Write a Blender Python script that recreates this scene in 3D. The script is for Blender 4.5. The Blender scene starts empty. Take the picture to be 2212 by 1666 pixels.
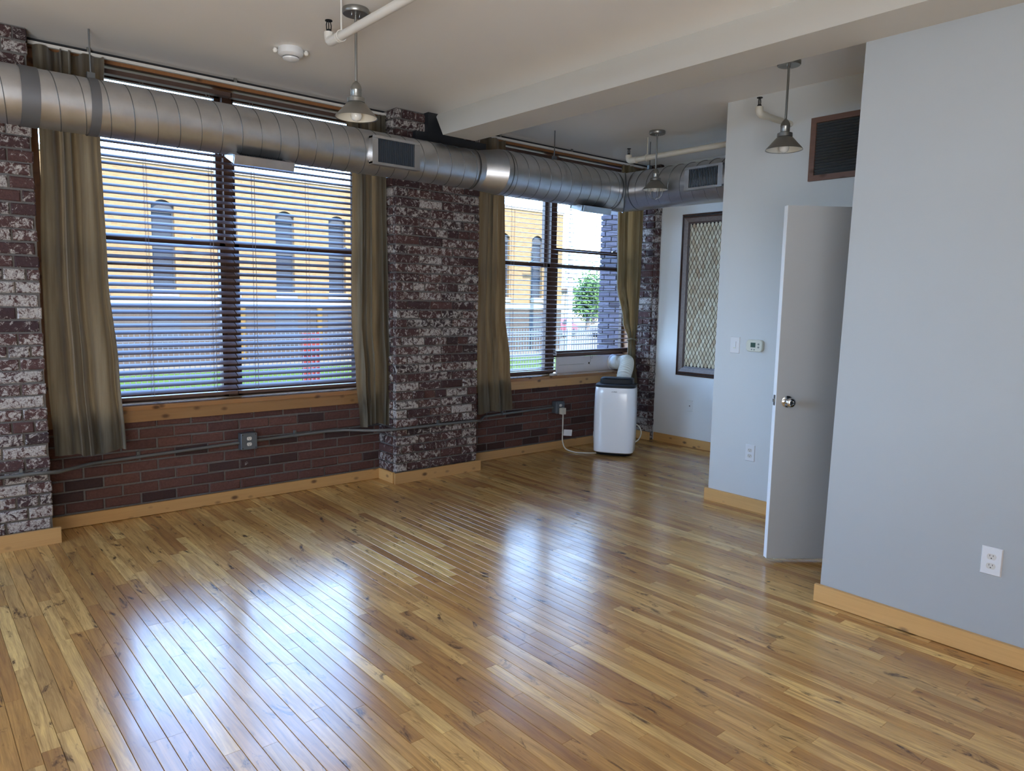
import bpy, bmesh, math, random
from mathutils import Vector, Matrix
R = random.Random(7)
S = bpy.context.scene
C = S.collection
PI = math.pi

# ------------------------------------------------------------------ camera, sky, sun, exposure
F, W_, H_ = 1570.0, 2212.0, 1666.0
def unit(v): return v / v.length
_dX = unit(Vector((2960 - 1106, 684 - 833, F)))
_dY = Vector((-240 - 1106, 623 - 833, F)); _dY -= _dY.dot(_dX) * _dX; _dY = unit(_dY)
_dZ = _dX.cross(_dY)
if _dZ.y > 0: _dZ = -_dZ
Mw = Matrix((( _dX.x, _dY.x, _dZ.x), (_dX.y, _dY.y, _dZ.y), (_dX.z, _dY.z, _dZ.z)))   # world -> image axes
cam = bpy.data.cameras.new('camera'); co = bpy.data.objects.new('camera', cam); C.objects.link(co)
rot = Mw.transposed() @ Matrix(((1, 0, 0), (0, -1, 0), (0, 0, -1)))
co.matrix_world = Matrix.Translation((0, 0, 1.5)) @ rot.to_4x4()
cam.sensor_width = 36.0; cam.lens = 36.0 * F / W_; cam.clip_start = .05; cam.clip_end = 500
S.camera = co

wd = bpy.data.worlds.new('world'); S.world = wd; wd.use_nodes = True
wn = wd.node_tree; wn.nodes.clear()
SKY = 16.0
def wnode(t, **k):
    n = wn.nodes.new(t)
    for a, b in k.items(): setattr(n, a, b)
    return n
wt = wnode('ShaderNodeTexCoord'); wsx = wnode('ShaderNodeSeparateXYZ'); wr = wnode('ShaderNodeValToRGB')
wb = wnode('ShaderNodeBackground'); wo = wnode('ShaderNodeOutputWorld')
wn.links.new(wt.outputs['Generated'], wsx.inputs[0]); wn.links.new(wsx.outputs['Z'], wr.inputs[0])
wr.color_ramp.elements[0].position = 0.0; wr.color_ramp.elements[0].color = (.50, .71, 1, 1)
wr.color_ramp.elements[1].position = .75; wr.color_ramp.elements[1].color = (.20, .38, .86, 1)
wn.links.new(wr.outputs[0], wb.inputs[0]); wb.inputs[1].default_value = SKY
wn.links.new(wb.outputs[0], wo.inputs[0])

def add_light(name, kind, loc, rot_, energy, color, **k):
    l = bpy.data.lights.new(name, kind); l.energy = energy; l.color = color
    for a, b in k.items(): setattr(l, a, b)
    o = bpy.data.objects.new(name, l); o.location = loc; o.rotation_euler = rot_; C.objects.link(o); return o
add_light('sun', 'SUN', (0, -20, 30), (math.radians(48), 0, math.radians(-22)), 24, (1, .92, .80), angle=math.radians(.6))
add_light('fill_light_behind', 'AREA', (-2.1, -1.8, .7), (math.radians(136), 0, math.radians(-27)), 145, (.93, .96, 1), shape='RECTANGLE', size=2.6, size_y=2.0, spread=math.radians(115))  # added fill lamp, unseen behind the camera, lifts ceiling and walls
S.view_settings.view_transform = 'Standard'; S.view_settings.look = 'None'
S.view_settings.gamma = 1.0; S.view_settings.use_curve_mapping = False
S.view_settings.exposure = 0.42
S.cycles.use_denoising = True
S.cycles.max_bounces = 10; S.cycles.diffuse_bounces = 6; S.cycles.glossy_bounces = 5
S.cycles.transparent_max_bounces = 16; S.cycles.sample_clamp_indirect = 6; S.cycles.caustics_reflective = False; S.cycles.caustics_refractive = False; S.cycles.blur_glossy = .6

# ------------------------------------------------------------------ materials
MATS = {}
class NT:
    def __init__(s, name):
        s.m = bpy.data.materials.new(name); s.m.use_nodes = True; s.t = s.m.node_tree; s.t.nodes.clear()
        s.out = s.n('ShaderNodeOutputMaterial'); s.b = s.n('ShaderNodeBsdfPrincipled'); s.l(s.b.outputs[0], s.out.inputs[0])
        MATS[name] = s.m
    def n(s, t, **k):
        n = s.t.nodes.new(t)
        for a, b in k.items(): setattr(n, a, b)
        return n
    def l(s, a, b): s.t.links.new(a, b)
    def set(s, **k):
        for a, v in k.items():
            i = s.b.inputs[a.replace('_', ' ')]
            if hasattr(v, 'links') or hasattr(v, 'is_linked'): s.l(v, i)
            else: i.default_value = (*v, 1) if isinstance(v, tuple) else v
    def pos(s, scale=(1, 1, 1), obj=False, shift=None):
        if obj: src = s.n('ShaderNodeTexCoord').outputs['Object']
        else: src = s.n('ShaderNodeNewGeometry').outputs['Position']
        m = s.n('ShaderNodeMapping'); s.l(src, m.inputs[0]); m.inputs['Scale'].default_value = scale
        if shift is not None:
            a = s.n('ShaderNodeVectorMath', operation='ADD'); s.l(m.outputs[0], a.inputs[0]); s.l(shift, a.inputs[1]); return a.outputs[0]
        return m.outputs[0]
    def noise(s, vec, scale=1, detail=4, rough=.6, dist=0):
        n = s.n('ShaderNodeTexNoise'); s.l(vec, n.inputs['Vector']); n.inputs['Scale'].default_value = scale
        n.inputs['Detail'].default_value = detail; n.inputs['Roughness'].default_value = rough; n.inputs['Distortion'].default_value = dist
        return n.outputs['Fac']
    def ramp(s, fac, stops, const=False):
        r = s.n('ShaderNodeValToRGB'); s.l(fac, r.inputs[0]); e = r.color_ramp.elements
        if const: r.color_ramp.interpolation = 'CONSTANT'
        while len(e) < len(stops): e.new(.5)
        for q, (p, c) in zip(e, stops):
            q.position = p; q.color = (*c, 1) if isinstance(c, tuple) else (c, c, c, 1)
        return r.outputs[0]
    def mix(s, fac, a, b, blend='MIX'):
        m = s.n('ShaderNodeMix', data_type='RGBA', blend_type=blend)
        for i, v in ((0, fac), (6, a), (7, b)):
            if hasattr(v, 'is_linked'): s.l(v, m.inputs[i])
            else: m.inputs[i].default_value = (*v, 1) if isinstance(v, tuple) else v
        return m.outputs[2]
    def math(s, op, a, b=0.0, clamp=False):
        m = s.n('ShaderNodeMath', operation=op, use_clamp=clamp)
        for i, v in ((0, a), (1, b)):
            if hasattr(v, 'is_linked'): s.l(v, m.inputs[i])
            else: m.inputs[i].default_value = v
        return m.outputs[0]
    def bump(s, h, strength=.3, dist=.01):
        b = s.n('ShaderNodeBump'); s.l(h, b.inputs['Height']); b.inputs['Strength'].default_value = strength; b.inputs['Distance'].default_value = dist
        s.l(b.outputs[0], s.b.inputs['Normal'])
    def rnd(s):      # a number per piece: the object's own, plus the face attribute of joined pieces
        a = s.n('ShaderNodeAttribute', attribute_name='rnd'); o = s.n('ShaderNodeObjectInfo')
        return s.math('FRACT', s.math('ADD', a.outputs['Fac'], o.outputs['Random']))

def simple(name, col, rough=.5, metal=0.0, bump=0, bs=60, var=0, coat=0, spec=.5):
    t = NT(name); t.set(Base_Color=col, Roughness=rough, Metallic=metal, Coat_Weight=coat); t.b.inputs['Specular IOR Level'].default_value = spec
    if var or bump:
        nz = t.noise(t.pos(), bs, 4)
        if var: t.set(Base_Color=t.mix(nz, tuple(c * (1 - var) for c in col), tuple(min(1, c * (1 + var)) for c in col)))
        if bump: t.bump(nz, bump, .003)
    return t.m

def mat_paint(name, col, rough=.55):
    t = NT(name); v = t.noise(t.pos(), 1.3, 3); o = t.noise(t.pos(), 160, 2)
    t.set(Base_Color=t.mix(v, tuple(c * .96 for c in col), tuple(c * 1.03 for c in col)), Roughness=rough)
    t.bump(o, .12, .002); return t.m

def mat_brick(name, lo, hi, paint, pcol, spec=.25):
    t = NT(name); r = t.rnd()
    sh = t.n('ShaderNodeCombineXYZ'); t.l(t.math('MULTIPLY', r, 37.0), sh.inputs[0]); t.l(t.math('MULTIPLY', r, 91.0), sh.inputs[2])
    p = t.pos(shift=sh.outputs[0])
    base = t.mix(t.math('FRACT', t.math('MULTIPLY', r, 7.13)), lo, hi)
    grain = t.noise(p, 60, 5, .7)
    base = t.mix(t.ramp(grain, [(.35, 0.0), (.75, .55)]), base, tuple(c * .45 for c in lo))
    dark = t.math('GREATER_THAN', t.math('FRACT', t.math('MULTIPLY', r, 13.7)), .92)
    base = t.mix(t.math('MULTIPLY', dark, .65), base, (.03, .022, .024))
    big = t.noise(p, 27, 6, .78, .8); per = t.math('FRACT', t.math('MULTIPLY', r, 3.77))
    m = t.math('ADD', big, t.math('MULTIPLY', t.math('SUBTRACT', per, .5), .17))
    mask = t.ramp(m, [(.60 - paint, 0.0), (.66 - paint, 1.0)])
    fine = t.ramp(t.noise(p, 95, 5, .8), [(.36, 0.0), (.52, 1.0)])
    mask = t.math('MULTIPLY', mask, t.math('ADD', t.math('MULTIPLY', fine, .85), .12))
    t.set(Base_Color=t.mix(mask, base, pcol), Roughness=.85)
    t.b.inputs['Specular IOR Level'].default_value = spec
    t.bump(t.math('ADD', grain, t.math('MULTIPLY', big, .8)), .7, .006); return t.m

def mat_wood_floor():
    t = NT('floor_oak'); r = t.rnd()
    sh = t.n('ShaderNodeCombineXYZ'); t.l(t.math('MULTIPLY', r, 57.0), sh.inputs[0]); t.l(t.math('MULTIPLY', r, 23.0), sh.inputs[1])
    gr = t.noise(t.pos((34, 2.2, 34), shift=sh.outputs[0]), 1, 6, .65, 1.2)
    fine = t.noise(t.pos((260, 6, 260), shift=sh.outputs[0]), 1, 3, .6)
    base = t.ramp(t.math('FRACT', t.math('MULTIPLY', r, 5.31)), [(0.0, (.42, .20, .06)), (.3, (.58, .31, .09)), (.62, (.72, .42, .135)), (.9, (.86, .56, .20)), (1.0, (.45, .24, .075))])
    base = t.mix(t.ramp(gr, [(.38, 0.0), (.72, .75)]), base, (.20, .095, .035))
    base = t.mix(t.math('MULTIPLY', t.ramp(fine, [(.5, 0.0), (.75, 1.0)]), .35), base, (.16, .08, .03))
    st = t.noise(t.pos((16, 5.0, 16), shift=sh.outputs[0]), 1, 5, .7, .8)
    base = t.mix(t.ramp(st, [(.585, 0.0), (.70, .92)]), base, (.035, .018, .012))
    wear = t.noise(t.pos(), 1.1, 3)
    base = t.mix(t.math('MULTIPLY', t.ramp(wear, [(.4, 0.0), (.7, 1.0)]), .28), base, (.22, .12, .06))
    t.set(Base_Color=base, Roughness=t.ramp(t.noise(t.pos(), 5, 4), [(.3, .17), (.7, .26)]), Coat_Weight=.12, Coat_Roughness=.16)
    t.b.inputs['Coat IOR'].default_value = 1.5; t.b.inputs['Specular IOR Level'].default_value = .44
    b1 = t.noise(t.pos((7, 1.1, 7), shift=sh.outputs[0]), 1, 2, .4)
    bp = t.n('ShaderNodeBump'); bp.inputs['Strength'].default_value = .22; bp.inputs['Distance'].default_value = .004
    t.l(b1, bp.inputs['Height'])
    bq = t.n('ShaderNodeBump'); bq.inputs['Strength'].default_value = .1; bq.inputs['Distance'].default_value = .001
    t.l(gr, bq.inputs['Height']); t.l(bp.outputs[0], bq.inputs['Normal'])
    t.l(bq.outputs[0], t.b.inputs['Normal']); t.l(bq.outputs[0], t.b.inputs['Coat Normal'])
    return t.m

def mat_pine(name, axis, lo=(.56, .31, .10), hi=(.74, .44, .17), rough=.42):
    t = NT(name); s = [42, 42, 42]; s['xyz'.index(axis)] = 1.6
    g = t.noise(t.pos(tuple(s)), 1, 5, .6, .8)
    k = [3, 3, 9]; k['xyz'.index(axis)] = 3
    vo = t.n('ShaderNodeTexVoronoi'); t.l(t.pos((7.5, 7.5, 13)), vo.inputs['Vector']); vo.inputs['Scale'].default_value = 1
    knots = t.ramp(vo.outputs['Distance'], [(.10, 1.0), (.25, 0.0)])
    base = t.mix(g, lo, hi); base = t.mix(t.math('MULTIPLY', knots, .85), base, (.07, .03, .015))
    t.set(Base_Color=base, Roughness=rough); t.bump(g, .12, .002); return t.m

def mat_cloth(name, col, trans, w):
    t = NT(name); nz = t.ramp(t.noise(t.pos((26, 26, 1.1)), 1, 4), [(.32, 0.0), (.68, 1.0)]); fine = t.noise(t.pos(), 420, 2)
    c = t.mix(nz, tuple(x * .42 for x in col), tuple(x * 1.45 for x in col))  # dark and pale vertical streaks put fold shade into the cloth colour
    t.set(Base_Color=c, Roughness=.8, Sheen_Weight=.45, Sheen_Roughness=.4); t.b.inputs['Specular IOR Level'].default_value = .15
    t.bump(fine, .25, .001)
    tr = t.n('ShaderNodeBsdfTranslucent'); tr.inputs[0].default_value = (*trans, 1)
    mx = t.n('ShaderNodeMixShader'); mx.inputs[0].default_value = w
    t.l(t.b.outputs[0], mx.inputs[1]); t.l(tr.outputs[0], mx.inputs[2]); t.l(mx.outputs[0], t.out.inputs[0]); return t.m

def mat_galv():
    t = NT('galvanised'); a = t.noise(t.pos((9, 9, 9)), 1, 5, .7); b = t.noise(t.pos(), 55, 3)
    t.set(Base_Color=t.mix(a, (.46, .47, .49), (.68, .69, .71)), Metallic=.92, Roughness=t.ramp(a, [(.3, .29), (.7, .40)]))
    t.bump(b, .06, .002); return t.m

def mat_glass():
    t = NT('window_glass'); t.t.nodes.remove(t.b)
    tr = t.n('ShaderNodeBsdfTransparent'); tr.inputs[0].default_value = (.93, .96, .96, 1)
    gl = t.n('ShaderNodeBsdfGlossy'); gl.inputs['Roughness'].default_value = .02
    lw = t.n('ShaderNodeLayerWeight'); lw.inputs[0].default_value = .5      # Schlick reflectance, the same from both faces
    fr = t.math('ADD', t.math('MULTIPLY', t.math('POWER', lw.outputs['Facing'], 5.0), .9), .04)
    mx = t.n('ShaderNodeMixShader'); t.l(fr, mx.inputs[0]); t.l(tr.outputs[0], mx.inputs[1]); t.l(gl.outputs[0], mx.inputs[2])
    t.l(mx.outputs[0], t.out.inputs[0]); return t.m

def mat_brickwall(name, c1, c2, mortar, axis):
    t = NT(name); p = t.n('ShaderNodeNewGeometry').outputs['Position']
    sx = t.n('ShaderNodeSeparateXYZ'); t.l(p, sx.inputs[0]); cb = t.n('ShaderNodeCombineXYZ')
    t.l(sx.outputs[axis], cb.inputs[0]); t.l(sx.outputs[2], cb.inputs[1])
    b = t.n('ShaderNodeTexBrick'); t.l(cb.outputs[0], b.inputs['Vector'])
    b.inputs['Color1'].default_value = (*c1, 1); b.inputs['Color2'].default_value = (*c2, 1); b.inputs['Mortar'].default_value = (*mortar, 1)
    b.inputs['Scale'].default_value = 1; b.inputs['Brick Width'].default_value = .225; b.inputs['Row Height'].default_value = .075
    b.inputs['Mortar Size'].default_value = .006; b.inputs['Bias'].default_value = .1
    t.set(Base_Color=b.outputs[0], Roughness=.85); t.b.inputs['Specular IOR Level'].default_value = .03; return t.m

M_floor = mat_wood_floor()
M_ceil = mat_paint('ceiling_paint', (.82, .80, .77), .6)
M_beam = mat_paint('beam_paint', (.62, .60, .555), .6)
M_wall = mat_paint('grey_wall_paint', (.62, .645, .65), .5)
M_wall_shaded = mat_paint('grey_wall_paint_shaded', (.41, .435, .45), .5)  # same grey paint darkened: the near wall's weaker light put into its colour
M_wallw = mat_paint('pale_wall_paint', (.83, .86, .87), .5)
M_door = mat_paint('door_paint', (.44, .45, .455), .45)
M_door_lit = simple('door_edge_lit', (.78, .80, .82), .4)  # edge paler than the leaf: window light put into the colour
M_brick_old = mat_brick('painted_brick', (.056, .031, .034), (.105, .052, .048), .10, (.47, .44, .42))
M_brick_red = mat_brick('bare_brick', (.095, .046, .042), (.15, .072, .060), -.10, (.36, .34, .33))
M_brick_grey = mat_brick('grey_brick', (.10, .085, .10), (.14, .12, .135), -.05, (.14, .14, .15), .03)
M_mortar = simple('mortar', (.135, .125, .12), .95, bump=.8, bs=90, var=.35, spec=.2)
M_black_steel = simple('black_painted_steel', (.018, .02, .024), .45)
M_pine_x = mat_pine('pine_board_x', 'x'); M_pine_y = mat_pine('pine_board_y', 'y')
M_pine_darker = mat_pine('darker_pine_board_x', 'x', (.43, .24, .088), (.57, .345, .14)); M_apron = mat_pine('dark_varnished_board', 'x', (.24, .125, .05), (.34, .19, .08), .35)  # the same pine in a darker tone, then the varnished apron board
M_sill = mat_pine('varnished_sill', 'x', (.26, .125, .05), (.38, .2, .085), .25)
M_frame = simple('brown_window_wood', (.075, .036, .022), .4, var=.3, bs=20)
M_jamb = mat_pine('orange_wood_trim', 'z', (.27, .11, .04), (.4, .18, .07), .35)
M_slat = simple('slat_wood', (.115, .066, .050), .5, var=.2, bs=14)
M_cord = simple('blind_cord', (.25, .22, .2), .8)
M_curtain = mat_cloth('olive_velvet', (.115, .104, .08), (.62, .27, .08), .13)
M_curtain_thin = mat_cloth('olive_velvet_loose', (.18, .165, .11), (.62, .30, .09), .15)
M_galv = mat_galv()
M_galv_dark = simple('duct_seam', (.16, .17, .18), .45, .8)
M_band = simple('duct_tape_band', (.15, .155, .17), .5, .5)
M_dark = simple('black_interior', (.008, .009, .012), .5)
M_louver = simple('blue_black_louver', (.09, .11, .14), .4, .5)
M_glass = mat_glass()
M_nickel = simple('brushed_nickel', (.30, .30, .285), .35, .9)
M_chrome = simple('chrome', (.6, .62, .64), .1, 1.0)
M_shade_in = simple('shade_white_inside', (.7, .68, .6), .35)
M_bulb = simple('bulb_glass', (.75, .74, .7), .12)
M_white = simple('white_plastic', (.72, .73, .75), .3)
M_cream = simple('cream_plastic', (.66, .67, .58), .4)
M_pipe = simple('painted_pipe', (.62, .585, .50), .5)
M_pipe_w = simple('white_painted_pipe', (.62, .60, .56), .5)
M_black = simple('black_plastic', (.008, .009, .011), .5, spec=.25)
M_ac = simple('glossy_white_casing', (.80, .81, .83), .22, coat=.4)
M_box = simple('grey_metal_box', (.14, .16, .18), .45, .6)
M_emt = simple('painted_conduit', (.13, .135, .135), .5, .3, bump=.3, bs=80)
M_recept = simple('receptacle_white', (.62, .60, .56), .4)
M_slot = simple('socket_slot', (.03, .03, .03), .6)
M_cable = simple('cream_cable', (.60, .57, .48), .5)
M_foam = simple('white_foam_board', (.72, .70, .72), .6, var=.04)
M_hose = simple('white_ribbed_hose', (.66, .66, .60), .4)
M_tag = simple('white_paper_tag', (.75, .75, .76), .7)
M_picframe = mat_pine('walnut_moulding', 'z', (.035, .016, .012), (.11, .06, .045), .3)
M_picframe_l = simple('grey_worn_moulding', (.17, .125, .105), .35, var=.5, bs=50)
M_grout = simple('dark_grout', (.02, .015, .012), .9)
def mat_tile():
    t = NT('travertine_tile'); r = t.rnd()
    c = t.ramp(r, [(0.0, (.48, .38, .24)), (.4, (.58, .50, .35)), (.75, (.64, .58, .43)), (1.0, (.42, .29, .17))])
    t.set(Base_Color=c, Roughness=.6); return t.m
M_tile = mat_tile()
M_ventwood = mat_pine('vent_wood', 'y', (.13, .065, .045), (.22, .115, .08), .5)
M_lcd = simple('green_display', (.05, .10, .075), .2)
M_btn = simple('grey_button', (.22, .24, .22), .5)
# outdoors
M_fac = mat_brickwall('yellow_brick', (.105, .062, .028), (.13, .08, .038), (.12, .088, .052), 0)
M_stone = simple('pale_stone', (.16, .135, .10), .8, spec=.05)
M_found = simple('grey_foundation', (.043, .033, .026), .9, var=.15, bs=3, spec=.05)
M_fwin = simple('far_window_frame', (.036, .035, .036), .5, spec=.05)
M_fpane = simple('far_window_pane', (.025, .026, .03), .35, spec=.05)
M_concrete = simple('pavement', (.09, .072, .047), .9, var=.15, bs=2, spec=.05)
M_grass = simple('grass_green', (.035, .055, .01), .9, var=.4, bs=8, spec=.05)
M_fence = simple('fence_metal', (.05, .05, .055), .5)
M_redp = simple('red_panel', (.10, .02, .018), .6, spec=.05)
M_yel = simple('yellow_pipe', (.08, .048, .016), .6, spec=.05)
M_leaf = simple('tree_leaf', (.04, .075, .022), .7, var=.5, bs=3, spec=.05)
M_bark = simple('tree_bark', (.08, .06, .045), .9)
M_pole = simple('pale_pole', (.35, .36, .36), .6, spec=.05)
M_carred = simple('red_car_paint', (.16, .012, .016), .3, coat=.5)
M_carwhite = simple('white_car_paint', (.15, .15, .14), .3, coat=.5)
M_rubber = simple('tyre_rubber', (.015, .015, .015), .8)

# ------------------------------------------------------------------ mesh building
class MB:
    def __init__(s): s.v = []; s.f = []; s.sm = []; s.r = []
    def add(s, vs, fs, smooth=False, r=0.0):
        o = len(s.v); s.v += [tuple(v) for v in vs]
        for f in fs: s.f.append(tuple(i + o for i in f)); s.sm.append(smooth); s.r.append(r)
        return s
    def box(s, a, b, r=0.0):
        (x0, y0, z0), (x1, y1, z1) = a, b
        if x0 > x1: x0, x1 = x1, x0
        if y0 > y1: y0, y1 = y1, y0
        if z0 > z1: z0, z1 = z1, z0
        return s.add([(x0, y0, z0), (x1, y0, z0), (x1, y1, z0), (x0, y1, z0), (x0, y0, z1), (x1, y0, z1), (x1, y1, z1), (x0, y1, z1)],
                     [(3, 2, 1, 0), (4, 5, 6, 7), (0, 1, 5, 4), (1, 2, 6, 5), (2, 3, 7, 6), (3, 0, 4, 7)], False, r)
    def obox(s, mat, a, b):
        n = len(s.v); s.box(a, b)
        for i in range(n, len(s.v)): s.v[i] = tuple(mat @ Vector(s.v[i]))
        return s
    def prism(s, poly, axis, a, b):      # poly in the two other axes, in order
        n = len(poly)
        def P(p, t):
            q = list(p); q.insert(axis, t); return tuple(q)
        vs = [P(p, a) for p in poly] + [P(p, b) for p in poly]
        fs = [tuple(range(n))[::-1], tuple(range(n, 2 * n))] + [(i, (i + 1) % n, n + (i + 1) % n, n + i) for i in range(n)]
        return s.add(vs, fs)
    def tube(s, pts, r, n=12, caps=True, radii=None):
        pts = [Vector(p) for p in pts]; rings = []; up = None
        for i, p in enumerate(pts):
            d = (pts[min(i + 1, len(pts) - 1)] - pts[max(i - 1, 0)]).normalized()
            if up is None: up = Vector((0, 0, 1)) if abs(d.z) < .9 else Vector((1, 0, 0))
            u = (up - d * up.dot(d)).normalized(); v = d.cross(u); up = u
            rr = radii[i] if radii else r
            rings.append([p + (u * math.cos(2 * PI * k / n) + v * math.sin(2 * PI * k / n)) * rr for k in range(n)])
        vs = [q for ring in rings for q in ring]; fs = []
        for i in range(len(pts) - 1):
            for k in range(n):
                a = i * n + k; b = i * n + (k + 1) % n; fs.append((a, b, b + n, a + n))
        s.add(vs, fs, True)
        if caps:
            o = len(s.v) - len(vs)
            for f in (tuple(range(n))[::-1], tuple(range((len(pts) - 1) * n, len(pts) * n))):
                s.f.append(tuple(i + o for i in f)); s.sm.append(False); s.r.append(0.0)
        return s
    def lathe(s, prof, c=(0, 0, 0), n=32, mat=None, smooth=True):   # prof (radius, height) about local z
        vs = []; fs = []
        for (r, z) in prof:
            for k in range(n):
                p = Vector((max(r, 1e-5) * math.cos(2 * PI * k / n), max(r, 1e-5) * math.sin(2 * PI * k / n), z))
                if mat: p = mat @ p
                vs.append(p + Vector(c))
        for i in range(len(prof) - 1):
            for k in range(n):
                a = i * n + k; b = i * n + (k + 1) % n; fs.append((a, b, b + n, a + n))
        return s.add(vs, fs, smooth)
    def mesh(s, name, sharp=40):
        me = bpy.data.meshes.new(name); me.from_pydata(s.v, [], s.f); me.update()
        me.polygons.foreach_set('use_smooth', s.sm)
        if any(s.r):
            at = me.attributes.new('rnd', 'FLOAT', 'FACE'); at.data.foreach_set('value', s.r)
        bm = bmesh.new(); bm.from_mesh(me); bmesh.ops.recalc_face_normals(bm, faces=bm.faces); bm.to_mesh(me); bm.free()
        if any(s.sm):
            try: me.set_sharp_from_angle(angle=math.radians(sharp))
            except Exception: pass
        return me

ORG = {}
def link(name, me, m, parent=None):
    o = bpy.data.objects.new(name, me); C.objects.link(o)
    if m and not me.materials: me.materials.append(m)
    if parent: o.parent = parent
    return o
def part(name, mb, m, parent, local=False, **k):
    if not local and parent in ORG:
        ox = ORG[parent]
        mb.v = [(v[0] - ox[0], v[1] - ox[1], v[2] - ox[2]) for v in mb.v]
    o = link(name, mb.mesh(name), m, parent)
    for a, b in k.items(): o[a] = b
    if not local and parent in ORG: ORG[o] = ORG[parent]
    return o
def struct(name, mb, m):
    o = link(name, mb.mesh(name), m); o['kind'] = 'structure'; return o
def thing(name, label, cat, loc=(0, 0, 0), rz=0, group=None):
    o = bpy.data.objects.new(name, None); o.empty_display_size = .05; o.location = loc; o.rotation_euler = (0, 0, rz); C.objects.link(o)
    o['label'] = label; o['category'] = cat
    if group: o['group'] = group
    ORG[o] = tuple(loc) ; return o
def inst(name, me, parent, loc=(0, 0, 0), rot_=(0, 0, 0), scale=(1, 1, 1)):
    o = bpy.data.objects.new(name, me); o.parent = parent; o.location = loc; o.rotation_euler = rot_; o.scale = scale
    C.objects.link(o); return o
def copy_thing(src, loc, label, rz=None):
    def cp(o, par):
        c = o.copy(); C.objects.link(c)
        if par: c.parent = par
        for ch in list(o.children): cp(ch, c)
        return c
    c = cp(src, None); c.location = loc; c['label'] = label
    if rz is not None: c.rotation_euler.z = rz
    ORG[c] = tuple(loc); return c

# ------------------------------------------------------------------ room dimensions
CZ = 2.955                      # ceiling
BW = 5.262                      # mortar face under the windows
PF = 5.0                        # pier faces
XL, XR, YB = -2.9, 6.34, -4.0

# floor: backing slab and boards
fl = struct('floor', MB().box((XL, YB, -.2), (XR, 5.4, -.012)), M_dark)
def plank_mb(mb, x0, x1, y0, y1, r=0.0, crown=.0006, tilt=0.0):
    g = .00055; x0 += g; x1 -= g; y0 += g; y1 -= g; n = 6; vs = []; w = x1 - x0
    xs = [0, .02, .2, .5, .8, .98, 1]
    for y in (y0, y1):
        for t in xs:
            e = -.0011 if t in (0, 1) else 0
            vs.append((x0 + w * t, y, crown * (1 - (2 * t - 1) ** 2) + tilt * (t - .5) + e))
        vs.append((x1, y, -.011)); vs.append((x0, y, -.011))
    m = len(xs) + 2; fs = [(i, i + 1, m + i + 1, m + i) for i in range(len(xs) - 1)]
    mb.add(vs, fs, True, r)
    o = len(mb.v) - len(vs); L = len(xs)
    for f in ((L - 1, L, m + L, m + L - 1), (L + 1, 0, m, m + L + 1), tuple(range(m))[::-1], tuple(range(m, 2 * m))):
        mb.f.append(tuple(i + o for i in f)); mb.sm.append(False); mb.r.append(r)
def proj(p):
    c = Mw @ (Vector(p) - Vector((0, 0, 1.5)))
    if c.z < .1: return None
    return (1106 + F * c.x / c.z, 833 + F * c.y / c.z, c.z)
PW = .0569; boards = []; x = XL
while x < XR - .01:
    y = YB - R.random() * .8
    while y < 5.24:
        L = R.choice((.35, .5, .6, .75, .9, 1.1, 1.3, 1.5)) * R.uniform(.85, 1.15)
        a, b = max(y, YB), min(y + L, 5.245)
        if b - a > .02 and not (x > 4.76 and b < 3.1):
            boards.append((x, min(x + PW, XR), a, b))
        y += L
    x += PW
def size_in_view(b):
    x0, x1, y0, y1 = b; n = 0
    for t in range(13):
        yy = y0 + (y1 - y0) * t / 12; q = proj(((x0 + x1) / 2, yy, 0))
        if q and -5 < q[0] < 2217 and 0 < q[1] < 1672:
            if x0 > 3.5 and yy < 1.66: continue
            if x0 > 4.7 and yy < 3.1: continue
            n += (y1 - y0) / q[2] ** 3
    return n
boards.sort(key=size_in_view, reverse=True)
rest = MB()
for i, (x0, x1, y0, y1) in enumerate(boards):
    cr = R.uniform(.00002, .0002); ti = R.uniform(-.0003, .0003)
    if i < 300:
        mb = MB(); plank_mb(mb, -(x1 - x0) / 2, (x1 - x0) / 2, -(y1 - y0) / 2, (y1 - y0) / 2, 0, cr, ti)
        o = link('plank', mb.mesh('plank', 15), M_floor, fl); o.location = ((x0 + x1) / 2, (y0 + y1) / 2, 0)
    else: plank_mb(rest, x0, x1, y0, y1, R.random(), cr, ti)
o = link('plank_field', rest.mesh('plank_field', 15), M_floor, fl); o['kind'] = 'stuff'

# ceiling and beam
struct('ceiling', MB().box((XL - .3, YB - .3, CZ), (XR + .3, 5.62, CZ + .25)), M_ceil)
bm_ = MB(); prof0 = [(3.235, 2.722), (3.535, 2.722), (3.60, CZ + .01), (3.41, CZ + .01)]
vs = [(x, YB, z) for x, z in prof0] + [(3.235, 4.64, 2.722), (3.535, 4.64, 2.722), (3.60, 5.0, CZ + .01), (3.41, 5.0, CZ + .01)]
bm_.add(vs, [(3, 2, 1, 0), (4, 5, 6, 7), (0, 1, 5, 4), (1, 2, 6, 5), (2, 3, 7, 6), (3, 0, 4, 7)])
struct('ceiling_beam', bm_, M_beam)
struct('trim_1', MB().box((3.31, 4.95, 2.68), (3.66, 5.03, CZ)).box((3.20, 4.96, 2.66), (3.9, 5.04, 2.80)), M_black_steel)

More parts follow.
